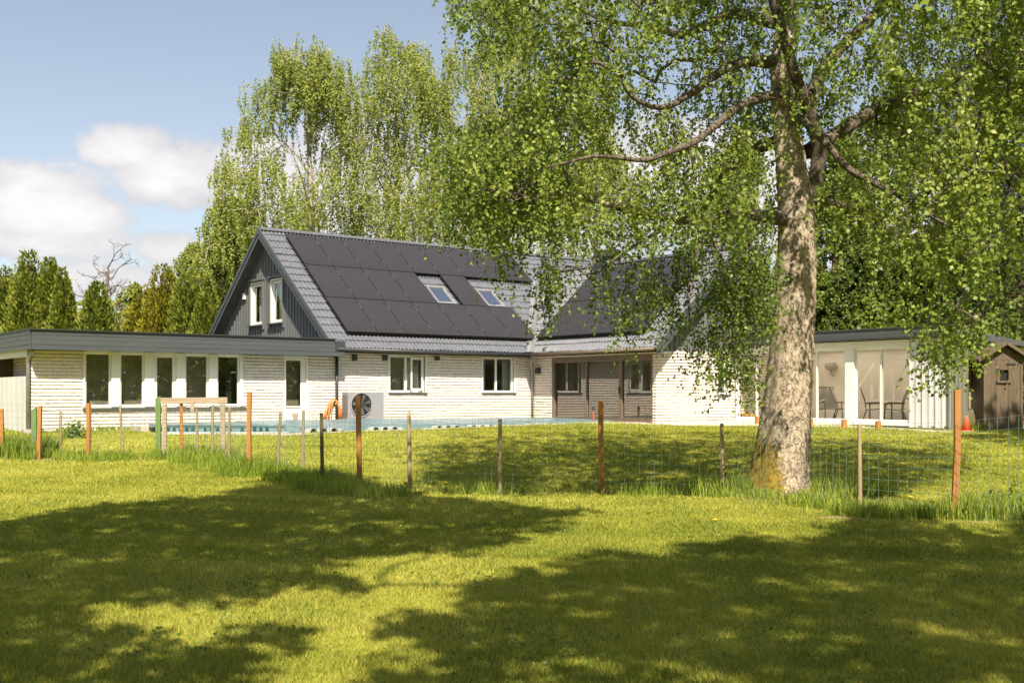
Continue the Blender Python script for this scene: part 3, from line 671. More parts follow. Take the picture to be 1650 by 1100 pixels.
# boarded side with the open strip above it
b = MB(); v = 0.16; i = 0
while v < 5.0:
    b.box(v, v + 0.262, 0.0 + 0.004 * (i % 2), 0.03 + 0.004 * (i % 2), 0.38, 1.99, mu(-7.86)); v += 0.272; i += 1
b.box(0.14, 5, -0.06, 0, 1.80, 1.90, mu(-7.86)).box(0.14, 5, -0.06, 0, 0.7, 0.8, mu(-7.86))
b.build('board_wall', M['white_board'], ann)
b = MB(); b.box(0.10, 0.20, -0.06, 0.035, 0.38, 2.50, mu(-7.86)).box(0.10, 5, -0.08, 0.04, 2.52, 2.70, mu(-7.86)); b.build('board_post', M['white_board'], ann)
wall('wall', ann, mu(AL + 0.75), 0.2, 5.0, 0.3, 2.7); bricks(ann, mu(AL + 0.75), 0.2, 5.0, 1.4, 2.7)
b = MB(); b.box(-7.86, AL + 0.75, 5.0, 5.1, 0.3, 2.7); b.build('end_wall', M['dark_wood'], ann)
# ================================================================== SUNROOM
sun = root('sunroom', 'white flat roofed sunroom with tall sliding glass doors built against the brick gable', 'sunroom')
US, VS, VX = 13.06, -6.46, -14.33; m = mu(US); Z0, Z1 = 0.56, 2.90
pv = lambda px: fv(px, US)
b = MB(); b.box(pv(1187), VS, -0.10, 0.0, Z0, Z1, m).box(pv(1376), pv(1362), -0.14, 0.02, Z0, Z1, m)
b.box(VX, pv(1187), -0.12, 0.02, Z1, 3.10, m).box(pv(1187), VS, -0.12, 0.02, Z1, 3.10, m)
b.build('post_and_beam', M['white'], sun, bevel=0.01)
def slider(p0, p1, dd):
    a0, a1 = pv(p1), pv(p0); f = MB(); t = 0.055
    f.box(a0, a0 + t, dd - 0.04, dd, Z0 + 0.10, Z1, m).box(a1 - t, a1, dd - 0.04, dd, Z0 + 0.10, Z1, m).box(a0 + t, a1 - t, dd - 0.04, dd, Z0 + 0.10, Z0 + 0.19, m).box(a0 + t, a1 - t, dd - 0.04, dd, Z1 - 0.07, Z1, m)
    o = f.build('sliding_door', M['white'], sun, bevel=0.004)
    g = MB(); g.box(a0 + t, a1 - t, dd - 0.024, dd - 0.018, Z0 + 0.19, Z1 - 0.07, m); g.build('pane', M['glass2'], o)
for i, (q0, q1) in enumerate(((1187, 1219), (1217, 1268), (1266, 1316), (1314, 1362), (1376, 1420), (1417, 1467))): slider(q0, q1, -0.02 if i % 2 else -0.07)
b = MB(); b.box(pv(1362), VS, -0.14, 0.05, Z0 + 0.02, Z0 + 0.10, m).box(pv(1467), pv(1376), -0.14, 0.05, Z0 + 0.02, Z0 + 0.10, m); b.build('door_track', M['white'], sun)
b = MB(); b.box(VX, pv(1187), -0.16, 0.0, Z0 - 0.2, Z0 + 0.02, m); b.build('plinth', M['stone'], sun)
# boarded end of the front and the end wall
b = MB(); a = VX; i = 0; va = pv(1467)
n = 6; wdt = (va - VX) / n
for i in range(n):
    b.box(VX + i * wdt, VX + (i + 1) * wdt - 0.004, -0.10, 0.012 * (i % 2), Z0 - 0.02, 3.10, m); b.box(VX + (i + 1) * wdt - 0.03, VX + (i + 1) * wdt + 0.02, 0.012, 0.034, Z0 - 0.02, 3.08, m)
b.build('board_wall', M['white_board'], sun)
UB = 16.9; me_ = mv(VX)
op = [(US + 0.95, US + 1.75, 1.05, 2.35)]
o = MB()
for x0, x1, z0, z1 in cells(US + 0.0, UB, 0.5, 3.05, op): o.box(x0, x1, -0.12, 0, z0, z1, me_)
x = US + 0.06
while x < UB:
    hit = [q for q in op if q[0] < x < q[1]]
    for s, e in ([(0.5, 3.05)] if not hit else [(0.5, 1.05), (2.35, 3.05)]): o.box(x - 0.022, x + 0.022, 0, 0.024, s, e, me_)
    x += 0.2
o.build('end_wall', surf('grey_green_board', (0.14, 0.14, 0.105), (0.22, 0.21, 0.16), 3, 0.75, 0.3, 20, (1, 1, 0.2), dirt=(0.12, 0.12, 0.08)), sun)
wn = window(sun, me_, op[0][0], op[0][1], op[0][2], op[0][3], d=-0.03, fw=0.05, mat='shed_wood', sill=False)
# inside, with two unseen roof lights added to brighten the room
RL = [(US + 0.45, US + 2.75, VX + 0.6, VX + 3.7), (US + 0.46, US + 2.76, VX + 4.0, VX + 7.3)]
b = MB(); b.box(UB - 0.9, UB - 0.8, VX + 0.1, VS, Z0, 3.02); b.box(US + 0.12, UB - 0.9, VX + 0.12, VX + 0.2, Z0, 3.02); b.build('interior_wall', M['sunwall'], sun)
b = MB()
for x0, x1, y0, y1 in cells(US, UB - 0.9, VX + 0.1, VS, RL): b.box(x0, x1, y0, y1, 3.02, 3.08)
b.build('interior_ceiling', M['white'], sun)
b = MB(); b.box(US + 0.0, UB, VX, VS, Z0 - 0.06, Z0 + 0.03); b.build('interior_floor', M['sunfloor'], sun)
b = MB(); b.box(UB - 0.1, UB, VX + 0.15, VS, Z0, 3.0); b.build('back_wall', M['plaster'], sun)
# roof: falls gently to the back, felt edge over the beam
zf = lambda u: 3.40 - 0.085 * (u - US)
b = MB(); e0, e1, v0, v1 = US - 0.27, UB + 0.25, VX - 0.22, VE - 0.01
for x0, x1, y0, y1 in cells(e0, e1, v0, v1, RL):
    lo = lambda u: 3.12 - 0.05 * (u - US)
    b.add([(x0, y0, zf(x0)), (x1, y0, zf(x1)), (x1, y1, zf(x1)), (x0, y1, zf(x0)), (x0, y0, lo(x0)), (x1, y0, lo(x1)), (x1, y1, lo(x1)), (x0, y1, lo(x0))],
          [(0, 1, 2, 3), (7, 6, 5, 4), (0, 4, 5, 1), (1, 5, 6, 2), (2, 6, 7, 3), (3, 7, 4, 0)])
b.build('roof', surf('roof_felt', (0.06, 0.065, 0.075), (0.10, 0.105, 0.115), 4, 0.6, 0.2, 40), sun)
for x0, x1, y0, y1 in RL:
    b = MB(); b.add([(x0, y0, zf(x0) + 0.02), (x1, y0, zf(x1) + 0.02), (x1, y1, zf(x1) + 0.02), (x0, y1, zf(x0) + 0.02)], [(0, 1, 2, 3)]); b.build('added_roof_light', M['opal'], sun)
b = MB(); b.box(e0 - 0.02, e0 + 0.0, v0 - 0.02, v1, 3.15, 3.30).box(e0 - 0.035, e0 + 0.10, v0 - 0.03, v1, 3.425, 3.45); b.build('fascia', M['fascia'], sun, bevel=0.006)
# a wall lamp with a round shade on the back wall
lu, lv, lz = UB - 0.92, fv(1343, UB - 0.92), 2.38
l = MB(); l.lathe([(0.05, 0), (0.16, -0.02), (0.20, -0.12), (0.17, -0.22), (0.06, -0.26)], (lu - 0.16, lv, lz + 0.2), 16); l.tube([(lu, lv, lz - 0.25), (lu - 0.1, lv, lz - 0.2), (lu - 0.16, lv, lz)], 0.02, 8); l.build('wall_lamp', M['cushion'], sun)

# ------------------------------------------------------------------ chairs in the sunroom
def lounge_chair(px, uu, rz, label, mat='chair'):
    vv = fv(px, uu); w = world(uu, vv)
    r = empty('garden_chair', (w[0], w[1], 0.59), HANG + rz, label, 'chair', 'reclining garden chairs in the sunroom')
    s = MB(); s.prism([(-0.26, 0.40), (0.24, 0.45), (0.24, 0.475), (-0.26, 0.425)], lambda a, z: (a, -0.26, z), lambda a, z: (a, 0.26, z)); s.build('seat', M[mat], r)
    s = MB(); s.prism([(-0.25, 0.42), (-0.29, 0.70), (-0.43, 1.12), (-0.455, 1.11), (-0.32, 0.70), (-0.28, 0.42)], lambda a, z: (a, -0.26, z), lambda a, z: (a, 0.26, z)); s.build('backrest', M[mat], r)
    for y in (-0.29, 0.29):
        f = MB(); f.tube([(0.26, y, 0.0), (0.27, y, 0.30), (0.22, y, 0.60), (0.12, y, 0.655), (-0.30, y, 0.64)], 0.018, 8); f.build('armrest', M['chairframe'], r, smooth=True)
        f = MB(); f.tube([(0.25, y, 0.46), (-0.25, y, 0.41), (-0.30, y, 0.70), (-0.455, y, 1.14)], 0.016, 8); f.build('side_frame', M['chairframe'], r, smooth=True)
        f = MB(); f.tube([(-0.40, y, 0.0), (-0.26, y, 0.41)], 0.018, 8); f.build('leg', M['chairframe'], r, smooth=True)
    f = MB(); f.tube([(-0.455, -0.29, 1.14), (-0.455, 0.29, 1.14)], 0.016, 8); f.build('top_rail', M['chairframe'], r, smooth=True)
    return r
lounge_chair(1338, 14.6, R(-120), 'pale grey garden chair on the left behind the left sliding doors, facing the lawn', 'cushion')
lounge_chair(1362, 15.0, R(-60), 'garden chair half hidden behind the white sunroom post', 'cushion')
lounge_chair(1410, 14.5, R(-55), 'brown garden chair just right of the white post, turned to the right')
lounge_chair(1439, 14.3, R(128), 'brown garden chair next to the white boarded wall, turned to the left')
t = empty('low_table', (*world(15.4, fv(1428, 15.4)), 0.59), HANG, 'dark low table between the two brown garden chairs in the sunroom', 'table')
b = MB(); b.box(-0.35, 0.35, -0.45, 0.45, 0.60, 0.63); b.build('table_top', M['chairframe'], t)
for sx in (-1, 1):
    for sy in (-1, 1): b = MB(); b.bar((sx * 0.3, sy * 0.4, 0), (sx * 0.3, sy * 0.4, 0.6), 0.035); b.build('leg', M['chairframe'], t)
w = world(US + 0.5, fv(1200, US + 0.5))
c = empty('crate', (*w, 0.59), HANG, 'yellow slatted crate on the floor just inside the leftmost glass door', 'crate')
b = MB()
for k in range(5):
    b.box(-0.22, 0.22, -0.28 + k * 0.115, -0.28 + k * 0.115 + 0.09, 0, 0.26)
b.build('slats', M['yellow'], c); b = MB(); b.box(-0.24, -0.22, -0.3, 0.3, 0.02, 0.08).box(-0.24, -0.22, -0.3, 0.3, 0.17, 0.23); b.build('rail', M['yellow'], c)

# short wooden posts in the gravel before the glass doors
for px, lab in ((1221, 'short cut wooden post in the gravel left of the birch trunk'), (1306, 'short cut wooden post in the gravel just right of the birch trunk'),
                (1360, 'short cut wooden post in front of the white sunroom post'), (1415, 'rightmost short cut wooden post before the sunroom glass')):
    v_ = fv(px, US - 1.5); w = world(US - 1.5, v_); z = float(ground(*w))
    s = MB(); s.tube([(0, 0, -0.1), (0, 0, 0.25)], [0.085, 0.08], 12); o = s.build('wooden_bollard', M['orange_wood'], None, bevel=0.006, loc=(w[0], w[1], z))
    tag(o, lab, 'post', 'short wooden posts along the sunroom')

# ================================================================== HEAT PUMP, HOSE
hp = root('heat_pump', 'grey outdoor heat pump unit with a round black fan against the brick wall', 'heat pump')
hu0, hu1, hv0, hv1 = 1.53, 2.83, -0.62, -0.20; m = mv(hv0)
b = MB(); b.box(hu0, hu1, hv0, hv1, 0.70, 1.58); b.build('casing', M['pump'], hp, bevel=0.02)
cx, cz, rr = hu0 + 0.46, 1.17, 0.36
b = MB(); ring = lambda r0, r1, d0, d1: [b.add([m(cx + r0 * math.cos(t0), d0, cz + r0 * math.sin(t0)), m(cx + r1 * math.cos(t0), d1, cz + r1 * math.sin(t0)), m(cx + r1 * math.cos(t1), d1, cz + r1 * math.sin(t1)), m(cx + r0 * math.cos(t1), d0, cz + r0 * math.sin(t1))], [(0, 1, 2, 3)]) for t0, t1 in [(2 * math.pi * k / 40, 2 * math.pi * (k + 1) / 40) for k in range(40)]]
ring(rr, rr + 0.035, 0.03, 0.03); ring(rr, rr, 0.0, 0.03); ring(rr + 0.035, rr + 0.035, 0.03, 0.0); b.build('fan_ring', M['pump'], hp)
b = MB(); b.add([m(cx + rr * math.cos(2 * math.pi * k / 40), 0.004, cz + rr * math.sin(2 * math.pi * k / 40)) for k in range(40)], [tuple(range(40))]); fo = b.build('fan', M['black'], hp)
b = MB()
for k in range(7):
    t = 2 * math.pi * k / 7 + 0.3
    q = [m(cx + r_ * math.cos(t + da), dd, cz + r_ * math.sin(t + da)) for r_, da, dd in ((0.08, -0.25, 0.008), (0.32, -0.16, 0.008), (0.34, 0.22, 0.028), (0.09, 0.35, 0.028))]
    b.add(q, [(0, 1, 2, 3)])
b.build('blade', surf('fan_blade', (0.10, 0.10, 0.105), (0.15, 0.15, 0.155), 3, 0.35), fo)
b = MB(); b.tube([m(cx, 0.01, cz), m(cx, 0.035, cz)], 0.09, 16); b.build('hub', M['darkmetal'], fo)
b = MB()
for k in range(1, 5):
    r_ = rr * k / 4.4; b.tube([m(cx + r_ * math.cos(2 * math.pi * j / 32), 0.036, cz + r_ * math.sin(2 * math.pi * j / 32)) for j in range(33)], 0.004, 4, False)
for k in range(12):
    t = math.pi * k / 6; b.tube([m(cx + 0.09 * math.cos(t), 0.036, cz + 0.09 * math.sin(t)), m(cx + rr * math.cos(t), 0.036, cz + rr * math.sin(t))], 0.004, 4)
b.build('guard', M['black'], fo)
for x in (hu0 + 0.15, hu1 - 0.15): b = MB(); b.box(x - 0.04, x + 0.04, hv0 + 0.03, hv1 + 0.1, 0.52, 0.70); b.build('foot', M['darkmetal'], hp)
b = MB()
for k in range(9): b.box(hv0 + 0.05, hv1 - 0.04, 0.0, 0.012, 0.80 + k * 0.08, 0.84 + k * 0.08, mu(hu0))
b.build('side_grille', M['zinc'], hp)

hs = root('garden_hose', 'orange garden hose hung in long loops on the brick wall beside the downpipe', 'hose')
x0 = fu(535); b = MB()
for k in range(9):
    o_ = (k - 4) * 0.022; dz = RNG.normal(0, 0.02); lo = 0.66 + abs(RNG.normal(0, 0.03)); sp = 0.20 + 0.012 * (k % 4) + 0.03 * RNG.random()
    pts = [(x0 + o_ - sp * 0.95, -0.09 - 0.02 * (k % 3), lo), (x0 + o_ - sp * 0.9, -0.10 - 0.02 * (k % 3), lo + 0.3), (x0 + o_ * 0.6 - sp * 0.62, -0.10 - 0.02 * (k % 3), 1.16 + dz), (x0 + o_ * 0.5 - 0.06, -0.10 - 0.015 * k / 3, 1.31 + dz), (x0 + o_ * 0.5 + 0.06, -0.10 - 0.015 * k / 3, 1.31 + dz),
           (x0 + o_ * 0.6 + sp * 0.62, -0.10 - 0.02 * (k % 3), 1.14 + dz), (x0 + o_ + sp * 0.9, -0.10 - 0.02 * (k % 2), lo + 0.3), (x0 + o_ + sp * 0.85, -0.09 - 0.02 * (k % 3), lo)]
    b.tube(pts, 0.016, 8)
pts = [(x0 - 0.3, -0.1, 0.95), (x0 - 0.38, -0.12, 0.78), (x0 - 0.44, -0.15, 0.64)]; b.tube(pts, 0.016, 8)
b.build('loops', M['hose'], hs, smooth=True)
b = MB(); b.box(x0 - 0.12, x0 + 0.12, -0.13, -0.03, 1.24, 1.28); b.build('hanger', M['darkmetal'], hs)

# ================================================================== POOL COVER
pc = root('pool_cover', 'pale blue sheeted pool cover resting on grey corrugated edge pieces', 'pool cover')
VF, VBk = -4.55, -1.35
secs = [(-2.55, 0.25), (0.26, 3.05), (3.06, 5.85), (5.86, 9.2)]
for i, (s0, s1) in enumerate(secs):
    zf_, zb = (0.615, 0.74) if i < 2 else ((0.62, 0.71) if i == 2 else (0.625, 0.69)); zf_ += 0.012 * (i % 2)
    b = MB(); nx, ny = 26, 8
    xs = np.linspace(s0, s1, nx)
    vs = []
    for t in (0.0, -0.035):
        for j in range(ny):
            f = j / (ny - 1)
            for x in xs: vs.append((x, VF + f * (VBk - VF), zf_ + (zb - zf_) * f + t + 0.010 * math.sin(x * 2.1 + f * 4) * f))
    K = nx * ny; fs = [(j * nx + k, j * nx + k + 1, (j + 1) * nx + k + 1, (j + 1) * nx + k) for j in range(ny - 1) for k in range(nx - 1)]
    fs += [(K + a, K + d_, K + c_, K + b_) for a, b_, c_, d_ in fs[:]]
    fs += [(k, K + k, K + k + 1, k + 1) for k in range(nx - 1)]
    fs += [(j * nx, (j + 1) * nx, K + (j + 1) * nx, K + j * nx) for j in range(ny - 1)] + [(j * nx + nx - 1, K + j * nx + nx - 1, K + (j + 1) * nx + nx - 1, (j + 1) * nx + nx - 1) for j in range(ny - 1)]
    b.add(vs, fs); b.box(s0, s1, VF - 0.012, VF - 0.001, zf_ - 0.13, zf_ + 0.012)
    b.build('cover_sheet', M['cover'], pc)
# skewed left section with dark plates painted as the shade in its corrugated end
a0, a1 = np.array([-5.1, -2.55]), np.array([-2.56, VF]); dr = (a1 - a0) / np.linalg.norm(a1 - a0); nn = np.array([dr[1], -dr[0]]) 
if nn @ np.array([0, -1]) < 0: nn = -nn
ln = float(np.linalg.norm(a1 - a0))
def sk(a, d, z): p_ = a0 + dr * a + nn * d; return (p_[0], p_[1], z)
b = MB(); top = [(a0[0], a0[1]), (a1[0], a1[1]), (-2.56, VBk), (-5.1, VBk)]
b.prism(top, lambda x, y: (x, y, 0.66 + 0.03 * (y + 4.5) / 3), lambda x, y: (x, y, 0.60))
b.box(0, ln, -0.02, 0.0, 0.50, 0.70, sk); b.build('cover_sheet', M['cover'], pc)
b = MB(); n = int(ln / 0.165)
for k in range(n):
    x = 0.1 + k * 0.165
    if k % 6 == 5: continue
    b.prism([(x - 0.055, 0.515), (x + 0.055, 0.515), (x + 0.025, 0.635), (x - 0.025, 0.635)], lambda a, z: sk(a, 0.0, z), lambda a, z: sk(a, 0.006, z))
b.build('opening_shade_plate', M['teal'], pc)  # raised dark plates, no real holes: the openings' shade as colour
b = MB(); b.box(-0.1, ln + 0.1, -0.02, 0.03, 0.36, 0.505, sk); b.build('edge_strip', M['corr'], pc)
# corrugated supports: trapezoid waves running under the front edge
def support(px0, nw):
    u0 = fu(px0, VF - 0.25); per, am = 0.31, 0.175
    b = MB(); pts = []
    for k in range(nw):
        x = u0 + k * per; pts += [(x, 0.41), (x + 0.085, 0.41 + am), (x + 0.20, 0.41 + am), (x + 0.27, 0.41)]
    for (xa, za_), (xb, zb2) in zip(pts, pts[1:]):
        q = [(x, y, z + t) for t in (0, 0.012) for x, y, z in ((xa, VF - 0.28, za_), (xb, VF - 0.28, zb2), (xb, VF + 0.35, zb2), (xa, VF + 0.35, za_))]
        b.add(q, [(0, 1, 2, 3), (7, 6, 5, 4), (0, 4, 5, 1), (1, 5, 6, 2), (2, 6, 7, 3), (3, 7, 4, 0)])
    for k in range(nw):                             # light end plates closing every second trapezoid
        x = u0 + k * per
        b.add([(x + 0.21, VF - 0.27, 0.57), (x + 0.28, VF - 0.27, 0.42), (x + per, VF - 0.27, 0.42), (x + per + 0.08, VF - 0.27, 0.57)], [(0, 1, 2, 3)])
    b.add([(u0 - 0.22, VF - 0.27, 0.42), (u0 - 0.0, VF - 0.27, 0.42), (u0 + 0.08, VF - 0.27, 0.58), (u0 - 0.10, VF - 0.27, 0.58)], [(0, 1, 2, 3)])
    b.build('corrugated_support', M['corr'], pc)
for px0 in (497, 598, 701, 757, 852, 944): support(px0, 3)
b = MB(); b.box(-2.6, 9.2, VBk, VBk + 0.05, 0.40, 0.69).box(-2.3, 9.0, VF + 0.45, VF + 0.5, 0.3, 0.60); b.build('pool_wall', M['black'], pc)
b = MB(); b.box(-5.3, 9.5, VBk + 0.05, VBk + 0.9, 0.40, 0.62); b.build('pool_edge', M['stone'], pc)

w = world(UI - 0.95, fv(956, UI - 0.95)); b = MB(); b.tube([(0, 0, -0.1), (0, 0, 0.36)], 0.035, 10); r = b.build('standpipe', surf('rust_red', (0.30, 0.085, 0.05), (0.38, 0.12, 0.07), 5, 0.6), None, loc=(w[0], w[1], float(ground(*w)) + 0.02))
tag(r, 'thin rust red standpipe with a dark cap before the glazed porch', 'pipe'); b = MB(); b.tube([(0, 0, 0.36), (0, 0, 0.48)], 0.042, 10); b.build('cap', M['darkmetal'], r)
# ================================================================== SHED, CONE, PLANKS
shx, shy = 13.98, 31.9; sz = float(ground(shx, shy)) - 0.02
shd = empty('wooden_shed', (shx, shy, sz), R(8), 'weathered brown board shed with a tiny square black window and a pointed roof', 'shed')
b = MB(); hw = 0.60; dp = 0.95
x = -hw; i = 0
while x < hw - 0.01:
    w_ = 0.118 + 0.02 * ((i * 37) % 5) / 5; x1 = min(x + w_, hw)
    for s, e in ([(0.0, 2.02)] if not (-0.12 < (x + x1) / 2 < 0.14) else [(0.0, 1.42), (1.72, 2.02)]): b.box(x, x1 - 0.006, 0.0 + 0.006 * (i % 3), 0.03, s, e)
    x = x1; i += 1
for sx in (-hw, hw - 0.03): b.box(sx, sx + 0.03, 0.03, dp, 0.0, 2.02)
b.box(-hw, hw, dp, dp + 0.03, 0.0, 2.02); b.build('wall', M['shed_wood'], shd)
b = MB(); b.prism([(-hw, 2.02), (hw, 2.02), (0, 2.46)], lambda a, z: (a, 0.004, z), lambda a, z: (a, 0.03, z)); b.build('gable', M['shed_wood'], shd)
b = MB()
for s in (-1, 1):
    b.prism([(0, 2.48), (0, 2.53), (s * 0.86, 2.03), (s * 0.86, 1.98)], lambda a, z: (a, -0.16, z), lambda a, z: (a, dp + 0.15, z))
b.build('roof', M['shed_wood'], shd)
b = MB()
for s in (-1, 1): b.bar((0, -0.175, 2.49), (s * 0.86, -0.175, 1.99), 0.03, 0.09)
b.build('barge_board', M['shed_wood'], shd)
b = MB(); b.box(-0.13, 0.15, 0.05, 0.06, 1.38, 1.76); wn = b.build('window', M['black'], shd)
b = MB(); b.box(-0.19, -0.14, -0.02, 0.0, 1.38, 1.78).box(0.15, 0.20, -0.02, 0.0, 1.38, 1.78).box(-0.19, 0.20, -0.02, 0.0, 1.73, 1.77).box(-0.22, 0.22, -0.05, 0.0, 1.36, 1.41); b.build('frame', M['shed_wood'], wn)
b = MB(); b.box(0.10, 0.46, -0.02, -0.002, 1.88, 1.92); b.build('hinge', M['darkmetal'], shd)
b = MB(); b.bar((0.05, -0.012, 1.2), (0.42, -0.012, 1.95), 0.02, 0.05); b.build('brace', M['shed_wood'], shd)
cnx, cny = at(1557, 688, 31.2)[:2]; cz_ = float(ground(cnx, cny))
cn = empty('traffic_cone', (cnx, cny, cz_), 0, 'small orange traffic cone on the grass beside the sunroom corner', 'cone')
b = MB(); b.lathe([(0.135, 0.025), (0.03, 0.42), (0.022, 0.43)], (0, 0, 0), 20); b.build('body', M['cone'], cn, smooth=True)
b = MB(); b.box(-0.17, 0.17, -0.17, 0.17, 0, 0.025); b.build('base', M['cone'], cn, bevel=0.01)
px_, py_ = at(1568, 665, 32.2)[:2]
bd = MB()
for k in range(4): bd.box(-0.45 + k * 0.22, -0.45 + k * 0.22 + 0.20, -0.02 - 0.02 * (k % 2), 0.02, 0.0, 0.52 - 0.03 * (k % 3))
bd.box(-0.45, 0.43, 0.021, 0.05, 0.1, 0.18)
o = bd.build('board_stack', M['dark_wood'], None, loc=(px_, py_, float(ground(px_, py_)))); o.rotation_euler = (R(-8), 0, R(12)); tag(o, 'dark old boards leaning under the opening in the sunroom end wall', 'boards')

# ================================================================== FENCE
fence = empty('wire_fence', (0, 0, 0), 0, 'low green wire mesh fence on orange and grey wooden posts crossing the lawn', 'fence')
# photo column, foot row, top row, kind, lean
POSTS = [(-60, 726, 640, 'o', 0), (2, 722, 642, 'o', 0), (62, 728, 641, 'o', 0.03), (98, 718, 645, 't', 0), (142, 726, 636, 'o', 0.01), (198, 727, 641, 't', -0.05),
         (293, 722, 627, 'o', -0.01), (317, 730, 651, 't', 0), (343, 738, 651, 't', 0), (369, 746, 655, 't', 0.01), (402, 757, 631, 'o', 0), (447, 757, 664, 't', 0.06), (487, 768, 660, 't', 0.02), (520, 775, 665, 'd', -0.02),
         (580, 783, 637, 'o', -0.02), (661, 788, 659, 'p', -0.02), (806, 797, 675, 't', 0), (971, 793, 645, 'o', -0.02), (1163, 800, 682, 't', 0), (1386, 828, 683, 't', -0.01), (1536, 836, 628, 'o', 0.03), (1760, 850, 655, 'o', 0)]
def foot(px, py):
    g = 0.0
    for _ in range(8):
        D = (EYE - g) * FPX / (py - HOR); X = (px - 825) / FPX * D; g = float(ground(X, D))
    return X, D, g
KIND = {'o': ('orange_wood', 0.040, 'thick orange stained post'), 't': ('grey_wood', 0.030, 'thin weathered grey stake'), 'd': ('dark_wood', 0.033, 'dark mossy stake'), 'p': ('grey_wood', 0.037, 'grey stake with a pointed top')}
line = []
for px, py, ty, kd, lean in POSTS:
    X, D, g = foot(px, py); h = (py - ty) / FPX * D; mat, r_, lab = KIND[kd]
    if D < 15.5: r_ *= 0.92
    b = MB(); ph = RNG.random() * 6; ry = RNG.random()
    bend = RNG.normal(0, 0.008)
    if kd == 'o':
        w_ = r_ * 1.9; vs = []
        b.bar((0, 0, -0.1), (lean * h * 0.5 + bend, 0, h * 0.5), w_, w_); b.bar((lean * h * 0.5 + bend, 0, h * 0.5), (lean * h, 0, h), w_, w_)
        b.V = b.V[:8] + b.V[8:]
    else:
        pts = [(0, 0, -0.1), (lean * h * 0.3 + bend, 0, h * 0.3), (lean * h * 0.7 + bend * 0.5, 0, h * 0.7), (lean * h, 0, h - (0.13 if kd == 'p' else 0))]; rd = [r_ * 1.06, r_, r_ * 0.98, r_ * 0.95]
        if kd == 'p': pts.append((lean * h + 0.006, 0, h)); rd.append(0.006)
        b.tube(pts, rd, 9)
    o = b.build('post', M[mat], fence, bevel=0.006, loc=(X, D, g)); o['label'] = lab; o.rotation_euler = (0, 0, RNG.normal(0, 0.15))
    line.append((X, D, g, lean, h))
def mesh_run(pts, ztop, cols=0.115, seed=0, nrow=9):
    rg = np.random.default_rng(seed); b = MB()
    P_ = np.array([(p[0], p[1] - 0.045) for p in pts]); seg = np.r_[0, np.cumsum(np.hypot(*np.diff(P_, axis=0).T))]
    n = int(seg[-1] / cols); s = np.linspace(0, seg[-1], n + 1)
    X = np.interp(s, seg, P_[:, 0]); Y = np.interp(s, seg, P_[:, 1]); top = np.interp(s, seg, ztop)
    wob = np.cumsum(rg.normal(0, 0.004, n + 1)); wob -= np.linspace(0, wob[-1], n + 1)
    Y = Y + 0.012 * np.sin(s * 2.3 + seed); G = ground(X, Y); fr = np.linspace(0.02, 1, nrow)
    Zr = [G + top * f + wob * (0.4 + f) + 0.008 * np.sin(s * 5 + i) for i, f in enumerate(fr)]
    rr = 0.0019
    for z in Zr:
        for i in range(n): b.bar((X[i], Y[i], z[i]), (X[i + 1], Y[i + 1], z[i + 1]), rr * 1.6)
    for i in range(n + 1):
        dx = rg.normal(0, 0.006)
        for j in range(nrow - 1): b.bar((X[i] + dx * j / nrow, Y[i], Zr[j][i]), (X[i] + dx * (j + 1) / nrow, Y[i], Zr[j + 1][i]), rr * 1.6)
    return b.build('wire_mesh', M['wire'], fence)
runL = line[:6] + [(*foot(255, 724), 0, 1.1)]; runR = [line[6]] + line[7:]
mesh_run(runL, [1.12] * len(runL), 0.12, 1); mesh_run(runR, [1.10] * 3 + [1.14] * (len(runR) - 4) + [1.36], 0.115, 2)
# gate of old timber between two green posts
gx0, gy0, gg0 = foot(262, 724); gx1, gy1, gg1 = foot(362, 720)
gate = empty('garden_gate', (gx0, gy0, gg0), math.atan2(gy1 - gy0, gx1 - gx0), 'old timber frame gate filled with wire mesh beside the tall green post', 'gate')
gw = math.hypot(gx1 - gx0, gy1 - gy0); gh = 1.18
b = MB(); b.bar((-0.06, 0, gh + 0.02), (gw + 0.06, 0, gh + 0.03), 0.05, 0.13); b.build('top_rail', M['timber'], gate, bevel=0.006)
b = MB(); b.bar((-0.04, 0, 0.08), (gw + 0.04, 0, 0.09), 0.05, 0.12); b.build('bottom_rail', M['timber'], gate, bevel=0.006)
for x in (0.04, gw - 0.04): b = MB(); b.bar((x, 0, 0.14), (x, 0, gh - 0.05), 0.10, 0.05, up=(0, 1, 0)); b.build('stile', M['timber'], gate, bevel=0.006)
b = MB()
for k in range(13): x = 0.1 + k * (gw - 0.2) / 12; b.bar((x, -0.03, 0.14), (x, -0.03, gh - 0.04), 0.0035)
for k in range(11): z = 0.16 + k * 0.095; b.bar((0.05, -0.03, z), (gw - 0.05, -0.03, z), 0.0035)
b.build('wire_mesh', M['wire'], gate)
b = MB(); b.box(0.62, 0.70, -0.06, -0.03, gh - 0.2, gh + 0.02); b.build('latch', M['timber'], gate)
for px, ty, lab in ((255, 625, 'tall green painted square post on the left of the timber gate'), (55, 632, 'green painted square post in front of the brick corner behind the fence')):
    X, D, g = foot(px, 724 if px > 100 else 712); h = ((724 if px > 100 else 712) - ty) / FPX * D
    b = MB(); b.prism([(-0.055, -0.1), (0.055, -0.1), (0.055, h), (-0.055, h - 0.05)], lambda a, z: (a, -0.03, z), lambda a, z: (a, 0.03, z))
    o = b.build('gate_post', M['green_wood'], None, bevel=0.005, loc=(X, D, g)); tag(o, lab, 'post', 'green gate posts')
